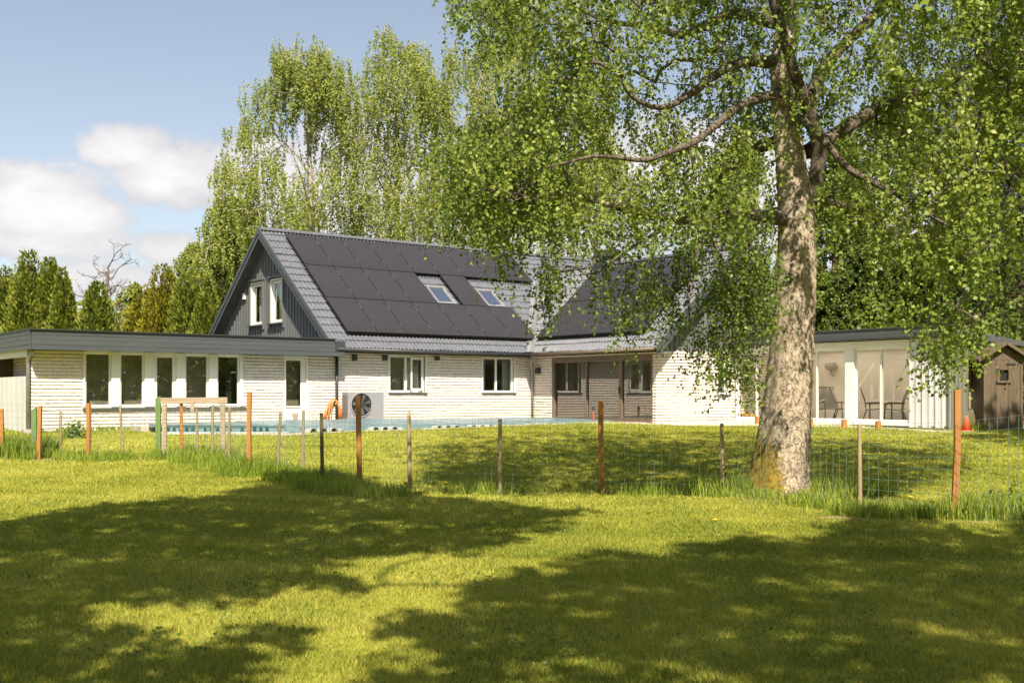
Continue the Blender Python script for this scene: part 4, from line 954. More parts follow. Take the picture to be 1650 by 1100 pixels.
# ================================================================== VEGETATION
M['leaf_shade'] = leafmat('shade_leaf', (0.03, 0.055, 0.010), (0.06, 0.09, 0.016), (0.10, 0.13, 0.03), 0.12, 0.5)
SUN_EL, SUN_H = R(50), np.array([0.164, -0.986])
SUNV = np.array([SUN_H[0] * math.cos(SUN_EL), SUN_H[1] * math.cos(SUN_EL), math.sin(SUN_EL)])
def unit(v): return v / np.maximum(np.linalg.norm(v, axis=-1, keepdims=True), 1e-9)
def in_poly(x, y, poly):
    c = np.zeros(len(x), bool); n = len(poly)
    for i in range(n):
        (x0, y0), (x1, y1) = poly[i], poly[(i + 1) % n]
        k = ((y0 > y) != (y1 > y)) & (x < (x1 - x0) * (y - y0) / ((y1 - y0) + 1e-12) + x0); c ^= k
    return c
def clump(p, f=1.0, s=0.0):
    return (np.sin(p[:, 0] * 1.7 * f + s + 1.4 * np.sin(p[:, 2] * 1.1 * f + s)) + np.sin(p[:, 1] * 1.9 * f + 2 * s + np.sin(p[:, 0] * 0.9 * f)) + np.sin(p[:, 2] * 2.3 * f + 1.1 * s + np.sin(p[:, 1] * 1.3 * f))) / 3
def leaves(name, pos, size, mat, par, rng, droop=0.5, width=0.42, tint=None, axis=None, fold=0.10, up=0.95):
    n = len(pos); size = np.broadcast_to(np.asarray(size, float), (n,))[:, None]
    rd = unit(rng.normal(size=(n, 3)))
    a = unit(rd * (1 - droop) + np.array([0, 0, -1.0]) * droop) if axis is None else unit(axis + rd * 0.5 * (1 - droop))
    r2 = unit(rng.normal(size=(n, 3))) * np.where(rng.random((n, 1)) < 0.5, 1.0, -1.0) + SUNV * up; nn = unit(r2 - a * (r2 * a).sum(1, keepdims=True)); sd = np.cross(a, nn)
    v0 = pos; v1 = pos + a * size * 0.42 + sd * size * width + nn * size * fold; v2 = pos + a * size; v3 = pos + a * size * 0.42 - sd * size * width + nn * size * fold
    V = np.stack([v0, v1, v2, v3], 1).reshape(-1, 3); F = np.arange(4 * n).reshape(n, 4)
    if tint is None: tint = np.clip(0.5 + 0.22 * rng.normal(size=n) + 0.18 * clump(pos, 0.8), 0, 1)
    return mesh_np(name, V, F, M[mat], par, False, np.repeat(tint, 4))
def resample(pts, rad, step):
    pts = np.asarray(pts, float); rad = np.asarray(rad, float)
    s = np.r_[0, np.cumsum(np.linalg.norm(np.diff(pts, axis=0), axis=1))]; n = max(2, int(s[-1] / step) + 1); t = np.linspace(0, s[-1], n)
    sm = lambda c: np.interp(t, s, c)
    P_ = np.stack([sm(pts[:, i]) for i in range(3)], 1)
    for _ in range(2): P_[1:-1] = 0.25 * P_[:-2] + 0.5 * P_[1:-1] + 0.25 * P_[2:]
    return P_, sm(rad)
def grow(limbs, atts, rng, step=0.3, rmin=0.004, power=0.5, rmax=0.09, arch=0.12, down=0.5, sides=5):
    """limbs: list of (points, radii). every attractor is joined by a thin branch to the nearest wood"""
    NP = []; 
    for pts, rad in limbs:
        P_, _ = resample(pts, rad, step); NP.append(P_)
    base = np.concatenate(NP); nb = len(base); K = 4
    nodes = np.zeros((nb + len(atts) * K, 3)); nodes[:nb] = base; cnt = nb
    par = np.full(len(nodes), -1, int); paths = []
    d0 = np.array([np.min(np.linalg.norm(base - a, axis=1)) for a in atts]); order = np.argsort(d0)
    for i in order:
        a = atts[i]; df = nodes[:cnt] - a; d = np.linalg.norm(df, axis=1)
        cost = d + down * np.maximum(0, df[:, 2])
        j = int(np.argmin(cost)); p = nodes[j]; ln = d[j]; path = [j]
        k = K if ln > 0.5 else 2
        jit = rng.normal(size=(k, 3)) * ln * 0.06
        for q in range(k):
            t = (q + 1) / k
            nodes[cnt] = p + (a - p) * t + np.array([0, 0, arch * ln * math.sin(math.pi * t)]) + (jit[q] if q < k - 1 else 0)
            par[cnt] = path[-1]; path.append(cnt); cnt += 1
        paths.append(path)
    w = np.zeros(cnt)
    for path in paths: w[path[-1]] += 1
    for i in range(cnt - 1, nb - 1, -1):
        w[par[i]] += w[i]
    rad = np.minimum(rmin * np.maximum(w, 1) ** power, rmax)
    b = MB()
    for path in paths:
        r = [rad[q] for q in path]; r[0] = min(r[0], r[1] * 1.15) if path[0] >= nb else r[1] * 1.3
        b.tube(nodes[path], r, sides, False)
    return b
def limb_mb(b, pts, rad, step=0.15, sides=10, rough=0.04, rng=None):
    P_, r_ = resample(pts, rad, step); k = len(P_)
    i0 = len(b.V); b.tube(P_, list(r_), sides)
    for i in range(i0, i0 + k * sides):
        j = (i - i0) // sides; c = P_[j]; v = np.array(b.V[i]); f = 1 + rough * rng.normal()
        b.V[i] = tuple(c + (v - c) * f)
def strands(atts, rng, n, length, per, spread=0.25, drift=0.25, twigs=None):
    out = []; tw = []
    for _ in range(n):
        st = atts + rng.normal(size=atts.shape) * spread * 0.5; d = rng.normal(size=(len(atts), 3)) * drift; d[:, 2] = -1
        L_ = length * rng.uniform(0.4, 1.2, len(atts)); t = np.sort(rng.random((len(atts), per)), 1)
        p = st[:, None, :] + d[:, None, :] * (L_[:, None] * t)[:, :, None]; p[:, :, :2] += (rng.normal(size=(len(atts), 1, 2)) * 0.15) * (t ** 2)[:, :, None]
        out.append((p + rng.normal(size=p.shape) * 0.03).reshape(-1, 3)); tw.append(np.stack([st, p[:, per // 2], p[:, -1]], 1))
    if twigs is not None: twigs.append(np.concatenate(tw))
    return np.concatenate(out)
def twig_mesh(name, T, r, mat, par):
    T = T.reshape(-1, 3, 3); n = len(T); o = np.array([[1, 0, 0], [-0.5, 0.87, 0], [-0.5, -0.87, 0]]) * r
    V = (T[:, :, None, :] + o[None, None] * np.array([1, 0.8, 0.5])[None, :, None, None]).reshape(-1, 3)
    F = np.array([[a * 3 + k, a * 3 + (k + 1) % 3, (a + 1) * 3 + (k + 1) % 3, (a + 1) * 3 + k] for a in range(2) for k in range(3)])
    return mesh_np(name, V, (F[None] + 9 * np.arange(n)[:, None, None]).reshape(-1, 4), M[mat], par)

# ------------------------------------------------------------------ the big birch in the lawn
rg = np.random.default_rng(11)
BX, BY, BG = foot(1258, 797)
birch = empty('birch_tree', (BX, BY, BG), 0, 'large old birch with a thick mossy trunk standing in the lawn at the fence', 'tree')
def bl(px, py, dy=0.0): p = at(px, py, BY + dy); return (p[0] - BX, p[1] - BY, p[2] - BG)
def radius(px_w): return px_w / 2 / FPX * BY
TR = [(1257, 812, 0, 106), (1257, 792, 0, 98), (1259, 765, 0, 89), (1262, 735, 0, 85), (1265, 700, 0, 82), (1268, 660, 0, 77), (1271, 620, 0, 74), (1275, 560, 0, 69), (1279, 500, 0, 66), (1281, 440, 0, 64), (1283, 380, 0, 61), (1281, 335, 0, 58), (1274, 270, 0, 48), (1266, 190, 0, 43), (1262, 110, 0, 40), (1270, 40, 0.1, 36), (1262, -80, 0.2, 30), (1250, -260, 0.1, 23), (1262, -480, 0.2, 15), (1250, -700, 0, 8), (1240, -900, 0, 3)]
tp = np.array([bl(x, y, d) for x, y, d, w in TR]); trd = np.array([radius(w) for *_, w in TR])
P_, r_ = resample(tp, trd, 0.05); nz, na = len(P_), 56
ang = np.linspace(0, 2 * np.pi, na, endpoint=False)
A_, Z_ = np.meshgrid(ang, np.arange(nz)); H_ = P_[:, 2][:, None] + 0 * A_
flare = np.exp(-np.maximum(H_, 0) / 0.42)
rr = r_[:, None] * (1 + 0.05 * np.sin(3 * A_ + 0.6 * H_) + 0.03 * np.sin(5 * A_ - 1.1 * H_ + 1) + flare * (0.16 * np.cos(A_ - 3.5) + 0.10 * np.cos(4 * A_ + 0.7) + 0.05))
fis = np.abs(np.sin(9 * A_ + 1.3 * np.sin(3.1 * H_) + 2 * np.sin(1.3 * H_ + 2 * A_))) ** 0.35 * np.abs(np.sin(13 * H_ + 2.2 * np.sin(4 * A_ + H_))) ** 0.25
rr = rr + (fis - 0.8) * 0.030 * np.clip(r_[:, None] / 0.3, 0.3, 1.2) + rg.normal(size=rr.shape) * 0.005
V = np.stack([P_[:, 0][:, None] + rr * np.cos(A_), P_[:, 1][:, None] + rr * np.sin(A_), H_], 2).reshape(-1, 3)
i = (np.arange(nz - 1)[:, None] * na + np.arange(na)[None, :]).ravel(); j = (np.arange(nz - 1)[:, None] * na + (np.arange(na)[None, :] + 1) % na).ravel()
mesh_np('trunk', V, np.stack([i, j, j + na, i + na], 1), M['bark'], birch, True)
LIMBS = [  # photo column, row, depth offset, width in photo pixels
 [(1262, 352, -0.2, 26), (1240, 350, -0.3, 22), (1209, 344, -0.5, 18), (1155, 347, -0.9, 17), (1129, 358, -1.1, 15), (1080, 352, -1.3, 13), (1017, 338, -1.6, 12), (967, 328, -1.7, 10), (937, 313, -1.8, 8), (880, 315, -1.9, 6), (807, 325, -2.0, 3)],
 [(1132, 359, -1.1, 10), (1128, 395, -1.2, 8), (1118, 430, -1.3, 6), (1108, 470, -1.4, 5), (1112, 520, -1.5, 3)],
 [(1140, 352, -1.0, 9), (1150, 385, -1.2, 7), (1160, 410, -1.3, 6), (1172, 450, -1.4, 5), (1180, 520, -1.5, 3)],
 [(1200, 346, -0.5, 8), (1206, 390, -0.7, 6), (1214, 430, -0.9, 4), (1216, 500, -1.0, 2.5)],
 [(1090, 352, -1.3, 8), (1050, 380, -1.5, 6), (1000, 410, -1.7, 4), (960, 440, -1.9, 3)],
 [(1258, 225, 0.1, 22), (1208, 244, 0.4, 17), (1174, 271, 0.6, 14), (1151, 309, 0.8, 10), (1130, 345, 1.0, 6)],
 [(1255, 100, 0.1, 24), (1205, 98, -0.4, 18), (1170, 109, -0.8, 15), (1116, 149, -1.3, 12), (1074, 176, -1.6, 10), (1032, 168, -1.9, 8), (1005, 145, -2.1, 6), (994, 92, -2.2, 3)],
 [(1262, 40, 0.1, 22), (1180, 20, 0.9, 17), (1100, 60, 1.6, 13), (1040, 40, 2.0, 10), (983, 38, 2.2, 8), (922, 11, 2.4, 6), (883, 23, 2.5, 5), (849, 34, 2.6, 3)],
 [(1290, 330, 0.1, 34), (1314, 300, 0.0, 28), (1322, 240, -0.1, 24), (1307, 182, -0.3, 21), (1278, 115, -0.5, 19), (1260, 47, -0.6, 17), (1242, -10, -0.7, 15), (1210, -150, -0.9, 10), (1190, -330, -1.0, 5)],
 [(1300, 190, 0.2, 26), (1311, 138, 0.3, 23), (1347, 84, 0.5, 20), (1398, 36, 0.8, 18), (1431, 0, 1.0, 16), (1500, -110, 1.5, 12), (1570, -260, 2.0, 8), (1600, -420, 2.3, 4)],
 [(1300, 245, 0.1, 26), (1351, 214, 0.5, 22), (1409, 178, 1.0, 20), (1460, 160, 1.4, 19), (1493, 140, 1.7, 18), (1554, 120, 2.2, 17), (1598, 87, 2.6, 15), (1650, 47, 3.0, 13), (1760, 0, 3.6, 10), (1880, -80, 4.2, 5)],
 [(1278, 178, -0.25, 14), (1333, 233, -0.7, 12), (1369, 276, -1.0, 11), (1424, 302, -1.4, 10), (1467, 324, -1.7, 8), (1496, 345, -2.0, 7), (1540, 372, -2.3, 5), (1600, 400, -2.6, 3)],
 [(1467, 324, -1.7, 6), (1500, 310, -1.9, 5), (1540, 290, -2.2, 3)],
 [(1300, 320, -0.1, 14), (1360, 330, 0.8, 10), (1430, 350, 1.5, 8), (1520, 380, 2.2, 5), (1620, 400, 2.8, 3)],
 [(1255, 150, -0.2, 18), (1190, 170, -1.2, 14), (1120, 230, -2.2, 11), (1040, 260, -3.0, 8), (960, 250, -3.5, 5), (880, 270, -3.9, 3)],
 [(1250, -120, 0.2, 20), (1340, -260, -1.5, 14), (1450, -360, -2.6, 9), (1560, -420, -3.2, 4)],
 [(1255, -200, 0.2, 18), (1130, -300, 0.8, 12), (1020, -330, 1.4, 8), (900, -320, 1.8, 4)],
 [(1262, -80, 0.2, 20), (1160, -120, -1.6, 14), (1040, -110, -2.8, 9), (900, -90, -3.4, 5), (790, -60, -3.8, 3)]]
bm_ = MB(); glimbs = []
for l in LIMBS:
    pts = [bl(x, y, d) for x, y, d, w in l]; rd = [w / 2 / FPX * (BY + d) for x, y, d, w in l]
    limb_mb(bm_, pts, rd, 0.12, 9, 0.06, rg); glimbs.append((pts, rd))
bm_.build('limb', M['bark_branch'], birch, True)
top = [(728, -90), (1900, -90), (1900, 60), (1720, 200), (1660, 330), (1630, 450), (1570, 500), (1500, 470), (1440, 400), (1380, 350), (1310, 345), (1240, 360), (1190, 370), (1100, 352), (1000, 342), (950, 335), (900, 345), (830, 340), (760, 330), (715, 310), (698, 240), (760, 195), (850, 160), (885, 90), (850, 45), (728, 30)]
def sample(poly, n, dy, gap, seed, f=1.0):
    rs = np.random.default_rng(seed); xs = [p[0] for p in poly]; ys = [p[1] for p in poly]; out = []
    while len(out) < n:
        x = rs.uniform(min(xs), max(xs), 4000); y = rs.uniform(min(ys), max(ys), 4000); d = rs.uniform(dy[0], dy[1], 4000)
        k = in_poly(x, y, poly); x, y, d = x[k], y[k], d[k]
        p = np.array([bl(*q) for q in zip(x, y, d)]); k = clump(p, 1.15 * f, seed) + 0.45 * clump(p, 3.1 * f, seed + 1) + rs.normal(0, 0.13, len(p)) > gap
        front = (np.abs(x - 1272) < 38) & (d < 0.5) & (y > -30) & ((y > 250) | (rs.random(len(x)) < 0.6))
        front |= (d < 0.2) & (x > 1130) & (x < 1500) & (y < 370) & (rs.random(len(x)) < 0.45)
        front |= (x > 1330) & (y > 240) & (rs.random(len(x)) < 0.45)
        out += list(p[k & ~front])
    return np.array(out[:n])
at1 = np.concatenate([sample(top, 1180, (-2.8, 3.4), 0.02, 3), sample([(700, 215), (770, 190), (880, 140), (930, 330), (820, 345), (730, 320)], 150, (-2.6, 2.0), -0.35, 4)])
LOW = [([(1140, 400), (1236, 395), (1242, 500), (1180, 510)], 34, (-1.9, -0.5), -0.3), ([(1010, 400), (1240, 390), (1242, 470), (1215, 560), (1190, 600), (1165, 585), (1120, 545), (1070, 520), (1040, 500), (1020, 460)], 112, (-1.9, -0.5), -0.05),
       ([(868, 390), (905, 400), (905, 445), (890, 480), (872, 450)], 14, (-2.2, -1.5), -0.8),
       ([(950, 390), (1030, 400), (1060, 470), (1020, 500), (975, 480), (940, 430)], 24, (-2.0, -1.2), -0.2),
       ([(790, 380), (830, 380), (815, 420)], 5, (-2.0, -1.5), -0.9), ([(1480, 480), (1600, 480), (1560, 540), (1500, 560)], 30, (-2.6, -0.5), -0.4)]
at2 = np.concatenate([sample(p, n, d, g, 20 + i) for i, (p, n, d, g) in enumerate(LOW)])
q = rg.normal(size=(470, 3)); q = unit(q) * rg.random((470, 1)) ** 0.4 * np.array([6.2, 4.6, 5.0]) + np.array([1.2, 0.0, 11.0])
q = q[(q[:, 2] + BG - EYE) / (q[:, 1] + BY) * FPX > HOR + 60]
gb = grow(glimbs, np.concatenate([at1, at2, q]), rg, 0.25, 0.0035, 0.5, 0.05, 0.14, 0.5)
gb.build('branch', M['bark_branch'], birch, True)
TW = []; lp1 = strands(at1, rg, 4, 0.65, 24, 0.34, 0.26, TW); lp2 = strands(at2, rg, 3, 0.75, 22, 0.20, 0.16, TW); lp3 = strands(q, rg, 4, 0.8, 14, 0.9, 0.4)
lp = np.concatenate([lp1, lp2, lp3]); twig_mesh('twig', np.concatenate(TW), 0.0026, 'bark_branch', birch)
sz_ = np.r_[rg.uniform(0.040, 0.072, len(lp1)), rg.uniform(0.04, 0.062, len(lp2)), rg.uniform(0.09, 0.15, len(lp3))]
nr = (lp[:, 0] > 0.35) & (lp[:, 1] < -0.2) & (lp[:, 2] < 7.5); sz_ = sz_ * np.where(nr, 1.15, 1.0)
tn = np.clip(0.48 + 0.22 * rg.normal(size=len(lp)) + 0.20 * clump(lp, 0.8) + 0.09 * nr - 0.12 * ((lp[:, 0] < -0.4) & (lp[:, 2] < 3.6)), 0, 1)  # lower left hanging leaves tinted darker, as if shaded by the crown
leaves('crown', lp, sz_, 'leaf', birch, rg, 0.42, 0.40, tint=tn, fold=0.08)

# ------------------------------------------------------------------ other trees
def deciduous(name, px, base_py, Y, top_py, half, label, seed, mat='leaf_far', bark='bark_birch', n=260, leaf=0.15, per=16, st=3, weep=0.9, low=0.25, shape=1.0, group=None, tr_w=0.16, cat='tree', gap=-0.2, lean=0.0, forks=3, skew=0.0, extra=()):
    rs = np.random.default_rng(seed); X, _, _ = at(px, HOR, Y); g = float(ground(X, Y)); H = at(px, top_py, Y)[2] - g; W = half / FPX * Y
    r = empty(name, (X, Y, g), 0, label, cat, group)
    limbs = [([(0, 0, -0.1), (0.1 * lean, 0, H * 0.3), (lean * 0.5, 0.1, H * 0.6), (lean, 0, H * 0.97)], [tr_w, tr_w * 0.8, tr_w * 0.5, 0.02])]
    for k in range(forks * 3):
        a = 2 * math.pi * (k * 0.381 + rs.random() * 0.2); h0 = H * (low + 0.05 + (0.75 - low) * k / (forks * 3)); w = W * rs.uniform(0.55, 0.9) * (1 - 0.5 * k / (forks * 3))
        limbs.append(([(lean * h0 / H, 0, h0), (lean * h0 / H + w * 0.4 * math.cos(a), w * 0.4 * math.sin(a), h0 + w * 0.55), (lean * h0 / H + w * math.cos(a), w * math.sin(a), h0 + w * (1.0 if weep > 0.4 else 0.7))], [tr_w * 0.4, tr_w * 0.25, 0.015]))
    t = MB(); limb_mb(t, *limbs[0], 0.4, 9, 0.05, rs); t.build('trunk', M[bark], r, True)
    cand = rs.random((n * 12, 3)); z = low + (1 - low) * cand[:, 0]; tt = (z - low) / (1 - low)
    prof = np.sin(np.pi * np.clip(0.12 + 0.86 * tt, 0, 1)) ** (0.6 * shape) * (1 - 0.45 * tt ** 2)
    a = cand[:, 1] * 2 * np.pi; rad = W * prof * np.sqrt(cand[:, 2]) * (1 + 0.26 * np.sin(3 * a + 5 * tt + seed) + 0.16 * np.sin(5 * a - 11 * tt))
    p = np.stack([rad * np.cos(a) + lean * z + skew * W * (1 - tt), rad * np.sin(a) * 0.9, z * H], 1)
    k = clump(p, 2.2 / max(W, 1.5), seed) + rs.normal(0, 0.22, len(p)) > gap; p = p[k][:n]
    for ex, ey, erx, ery, en in extra:
        dY = rs.normal(0, 0.8, en); pe = np.array([at(a_, b_, Y + c_) for a_, b_, c_ in zip(rs.normal(ex, erx * 0.5, en), rs.normal(ey, ery * 0.5, en), dY)]) - np.array([X, Y, g]); p = np.concatenate([p, pe])
    gb = grow(limbs, p, rs, 0.5, 0.010, 0.45, 0.10, 0.14, 0.5, 4)
    for l in limbs[1:]: limb_mb(gb, l[0], l[1], 0.4, 6, 0.05, rs)
    gb.build('branch', M[bark], r, True)
    lp = strands(p, rs, st, weep, per, W * (0.07 if weep > 1 else 0.12), 0.10 if weep > 1 else (0.16 if weep > 0.7 else 0.5))
    leaves('crown', lp, rs.uniform(leaf * 0.7, leaf * 1.3, len(lp)), mat, r, rs, 0.45 if weep > 0.7 else 0.2, 0.40)
    return r
BACK = 'birches behind the house'
deciduous('birch_tree', 505, 600, 56, 72, 150, 'tall loose birch behind the solar roof, leftmost of the three', 31, n=360, leaf=0.105, per=32, weep=1.7, low=0.30, group=BACK, gap=0.07, shape=0.45, tr_w=0.24, lean=-0.3, skew=-0.1, extra=[(362, 268, 24, 22, 22), (405, 205, 45, 28, 26), (425, 150, 36, 34, 28), (430, 290, 55, 60, 44), (470, 95, 30, 26, 36), (395, 335, 26, 26, 24), (480, 330, 50, 50, 40), (500, 120, 40, 40, 30), (555, 130, 22, 46, 20), (550, 260, 34, 60, 26), (520, 75, 16, 20, 14), (455, 85, 14, 18, 12)])
deciduous('birch_tree', 640, 600, 59, 56, 150, 'tall birch behind the middle of the solar roof with the highest top', 32, n=500, leaf=0.105, per=32, weep=1.8, low=0.30, group=BACK, gap=0.07, shape=0.45, tr_w=0.26, extra=[(575, 210, 36, 60, 26), (585, 330, 36, 56, 30), (705, 160, 36, 60, 30), (700, 300, 36, 60, 30), (625, 58, 14, 20, 14), (668, 88, 16, 20, 16), (598, 95, 14, 20, 14)])
deciduous('birch_tree', 790, 600, 60, 54, 150, 'tall birch behind the right end of the solar roof, half hidden by nearer leaves', 33, n=500, leaf=0.105, per=32, weep=1.8, low=0.28, group=BACK, gap=0.07, shape=0.45, tr_w=0.24, lean=0.3, extra=[(835, 62, 24, 24, 24), (765, 92, 20, 25, 20), (730, 85, 18, 24, 18), (855, 180, 30, 60, 50)])
deciduous('birch_tree', 960, 600, 58, 170, 130, 'birch behind the chimney', 34, n=480, leaf=0.105, per=32, weep=1.7, low=0.25, group=BACK, gap=0.0, tr_w=0.2)
deciduous('birch_tree', 1190, 600, 54, 215, 115, 'birch behind the right gable, just left of the big trunk', 35, n=380, leaf=0.105, per=32, weep=1.7, low=0.25, group=BACK, gap=0.05, tr_w=0.2)
deciduous('bushy_birch', 372, 600, 58, 318, 92, 'dense round birch with pale trunk beside the left gable', 36, n=1000, leaf=0.11, per=30, weep=0.9, low=0.06, gap=-0.5, tr_w=0.22)
deciduous('bushy_birch', 315, 600, 62, 395, 70, 'lower dense leafy tree left of the round birch', 37, mat='leaf_far', n=800, leaf=0.11, per=28, weep=0.5, low=0.05, gap=-0.6, tr_w=0.18)
deciduous('leafy_tree', 218, 600, 66, 462, 60, 'pale greyish green tree behind the bare dead tree', 38, mat='leaf_far', n=240, leaf=0.17, per=16, weep=0.35, low=0.1, gap=-0.6, tr_w=0.18)
RB = 'leafy trees behind the sunroom'
for i, (px, Y, ty, hf, lab, mt) in enumerate((
    (1345, 50, 225, 105, 'bright green leafy tree right of the big trunk', 'leaf_mid'), (1452, 55, 120, 140, 'tallest leafy tree behind the middle of the sunroom', 'leaf_mid'),
    (1400, 47, 400, 85, 'low dark leafy tree just above the sunroom roof', 'leaf_dark'), (1490, 46, 385, 90, 'low leafy tree above the right end of the sunroom roof', 'leaf_mid'),
    (1560, 50, 290, 110, 'leafy tree behind the wooden shed', 'leaf_mid'), (1300, 50, 420, 70, 'low leafy tree just behind the trunk of the big birch', 'leaf_mid'))):
    deciduous('leafy_tree', px, 600, Y, ty, hf, lab, 50 + i, mat=mt, bark='bark_dark', n=850, leaf=0.115, per=30, weep=0.45, low=0.08, group=RB, gap=-0.4, tr_w=0.2, shape=0.8)

def conifer(px, Y, top_py, half, label, seed, mat='thuja', n=30000, spray=0.165, name='cypress', group=None, power=0.5):
    rs = np.random.default_rng(seed); X, _, _ = at(px, HOR, Y); g = float(ground(X, Y)); H = at(px, top_py, Y)[2] - g; W = half / FPX * Y
    r = empty(name, (X, Y, g), 0, label, 'conifer', group)
    t = MB(); t.tube([(0, 0, -0.1), (0, 0, H * 0.5), (0, 0, H * 0.92)], [0.12, 0.08, 0.02], 7); t.build('trunk', M['bark_dark'], r)
    z = 1 - np.sqrt(rs.random(n)) * 0.98; z = np.where(rs.random(n) < 0.35, rs.random(n) * 0.98, z); a = rs.random(n) * 2 * np.pi
    sp_ = rs.integers(0, 7, n); oa = np.arange(7) * 2.4 + seed; orr = np.r_[0, rs.uniform(0.18, 0.42, 6)]; oh = np.r_[1.0, rs.uniform(0.74, 0.95, 6)]; ow = np.r_[0.86, rs.uniform(0.58, 0.76, 6)]
    lump = 0.20 * np.sin(4 * a + 9 * z + seed + sp_) + 0.16 * np.sin(7 * a - 19 * z + 2 * sp_) + 0.12 * np.sin(3 * a + 37 * z + seed)
    rad = W * ow[sp_] * ((1 - z) ** power * 0.92 + 0.10 * (1 - z)) * (1 + lump) * (0.55 + 0.45 * np.sqrt(rs.random(n))); rad *= np.clip((z + 0.05) / 0.10, 0.6, 1)
    ox, oy = orr[sp_] * W * np.cos(oa[sp_]) * (1 - 0.35 * z), orr[sp_] * W * np.sin(oa[sp_]) * (1 - 0.35 * z)
    p = np.stack([ox + rad * np.cos(a), oy + rad * np.sin(a), z * oh[sp_] * H], 1)
    ax = np.stack([np.cos(a) * 0.55, np.sin(a) * 0.55, 0.9 + 0 * a], 1)
    tint = np.clip(0.42 + 1.1 * lump + 0.2 * rs.normal(size=n), 0, 1)
    leaves('crown', p, rs.uniform(0.7, 1.3, n) * spray, mat, r, rs, 0.2, 0.22, tint=tint, axis=ax, fold=0.05)
    return r
TH = 'columnar cypresses behind the extension'
conifer(4, 47, 428, 62, 'cypress at the left edge of the photo behind the flat roof', 61, group=TH)
conifer(46, 46, 400, 58, 'tallest of the dark cypresses behind the flat roof', 62, group=TH)
conifer(80, 46, 412, 48, 'cypress right of the tallest one, its top slightly lower', 63, group=TH)
conifer(100, 45, 430, 36, 'lowest cypress at the right end of the tight left row', 64, group=TH)
conifer(157, 44, 452, 52, 'single cypress right of the gap in the row, below the dead tree', 65, group=TH)
conifer(262, 46, 424, 64, 'golden green cypress in the middle behind the flat roof', 66, 'thuja_gold', group=TH, power=0.5)
conifer(302, 45, 436, 54, 'dark cypress between the golden one and the left gable', 67, group=TH)
conifer(338, 44, 466, 46, 'small cypress tucked against the left gable', 68, group=TH)
conifer(228, 48, 466, 50, 'yellowish cypress left of the golden one', 69, 'thuja_gold', group=TH, power=0.5)
deciduous('leafy_tree', 825 + 0.735 * FPX, 600, 21.5, -330, 300, 'leafy tree added just outside the right edge of the photo, shading the shed', 59, mat='leaf_mid', bark='bark_dark', n=520, leaf=0.13, per=16, weep=0.6, low=0.30, gap=-0.15, tr_w=0.22)  # unseen tree added to put the shed and sunroom end in shade
# dead tree
rs = np.random.default_rng(70); X, Y, _ = at(172, HOR, 60); g = float(ground(X, Y)); dt = empty('dead_tree', (X, Y, g), 0, 'bare dead tree with spreading grey branches against the clouds', 'tree')
H = at(172, 408, 60)[2] - g; t = MB(); limb_mb(t, [(0, 0, 0), (0.1, 0, H * 0.4), (-0.05, 0, H * 0.75), (0.1, 0, H * 0.9)], [0.22, 0.18, 0.12, 0.06], 0.4, 8, 0.05, rs); t.build('trunk', M['bark_dead'], dt, True)
t = MB()
def twig(p, d, ln, r_, dep):
    p = np.array(p); pts = [p]; dd = np.array(d, float)
    for k in range(4):
        dd = dd + rs.normal(0, 0.22, 3) + np.array([0, 0, 0.02]); dd /= np.linalg.norm(dd); pts.append(pts[-1] + dd * ln / 4)
    t.tube(pts, [r_ * (1 - 0.16 * k) for k in range(5)], 5, False)
    if dep > 0:
        for k in range(3 if dep > 1 else 2):
            i_ = int(rs.integers(1, 5)); e = dd * 0.5 + rs.normal(0, 0.6, 3); e[2] = e[2] * 0.5 + 0.12; twig(pts[i_], e / np.linalg.norm(e), ln * 0.62, r_ * 0.6, dep - 1)
for k in range(11):
    h = H * (0.52 + 0.42 * k / 11); a = k * 2.4; twig((0.03, 0, h), (math.cos(a), math.sin(a) * 0.8, 0.25 + 0.4 * k / 11), 1.5 * (1 - 0.3 * k / 11), 0.045, 3)
t.build('branch', M['bark_dead'], dt, True)
# pines on the right
def pine(px, Y, top_py, half, label, seed, low=0.25, n=420):
    rs = np.random.default_rng(seed); X, _, _ = at(px, HOR, Y); g = float(ground(X, Y)); H = at(px, top_py, Y)[2] - g; W = half / FPX * Y
    r = empty('pine_tree', (X, Y, g), 0, label, 'tree', 'dark pines on the right'); tr_ = [(0, 0, -0.1), (0.15, 0, H * 0.5), (0, 0, H * 0.97)]
    limbs = [(tr_, [0.26, 0.19, 0.03])]; t = MB(); limb_mb(t, *limbs[0], 0.4, 9, 0.05, rs); t.build('trunk', M['bark_dark'], r, True)
    z = low + (1 - low) * rs.random(n); a = rs.random(n) * 2 * np.pi; rad = W * (1 - 0.75 * (z - low) / (1 - low)) * np.sqrt(rs.random(n)) * (1 + 0.2 * np.sin(3 * a + 9 * z))
    p = np.stack([rad * np.cos(a), rad * np.sin(a), z * H], 1); p = p[clump(p, 1.0, seed) > -0.35]
    gb = grow(limbs, p, rs, 0.5, 0.010, 0.45, 0.1, -0.05, 0.0, 4); gb.build('branch', M['bark_dark'], r, True)
    m_ = 46; c = np.repeat(p, m_, 0); d = unit(rs.normal(size=c.shape) + np.array([0, 0, 0.25])); q_ = c + d * rs.uniform(0, 0.22, (len(c), 1)) + np.repeat(rs.normal(0, 0.14, p.shape), m_, 0)
    leaves('crown', q_, rs.uniform(0.16, 0.30, len(q_)), 'pine', r, rs, 0.6, 0.07, axis=d)
pine(1585, 44, -60, 150, 'tall dark pine on the right, its crown reaching past the top of the photo', 71, 0.42)
pine(1700, 40, -40, 190, 'dark pine at the right edge of the photo', 72, 0.2, 520)
pine(1640, 43, 250, 150, 'lower dark pine right behind the shed', 73, 0.05, 420)
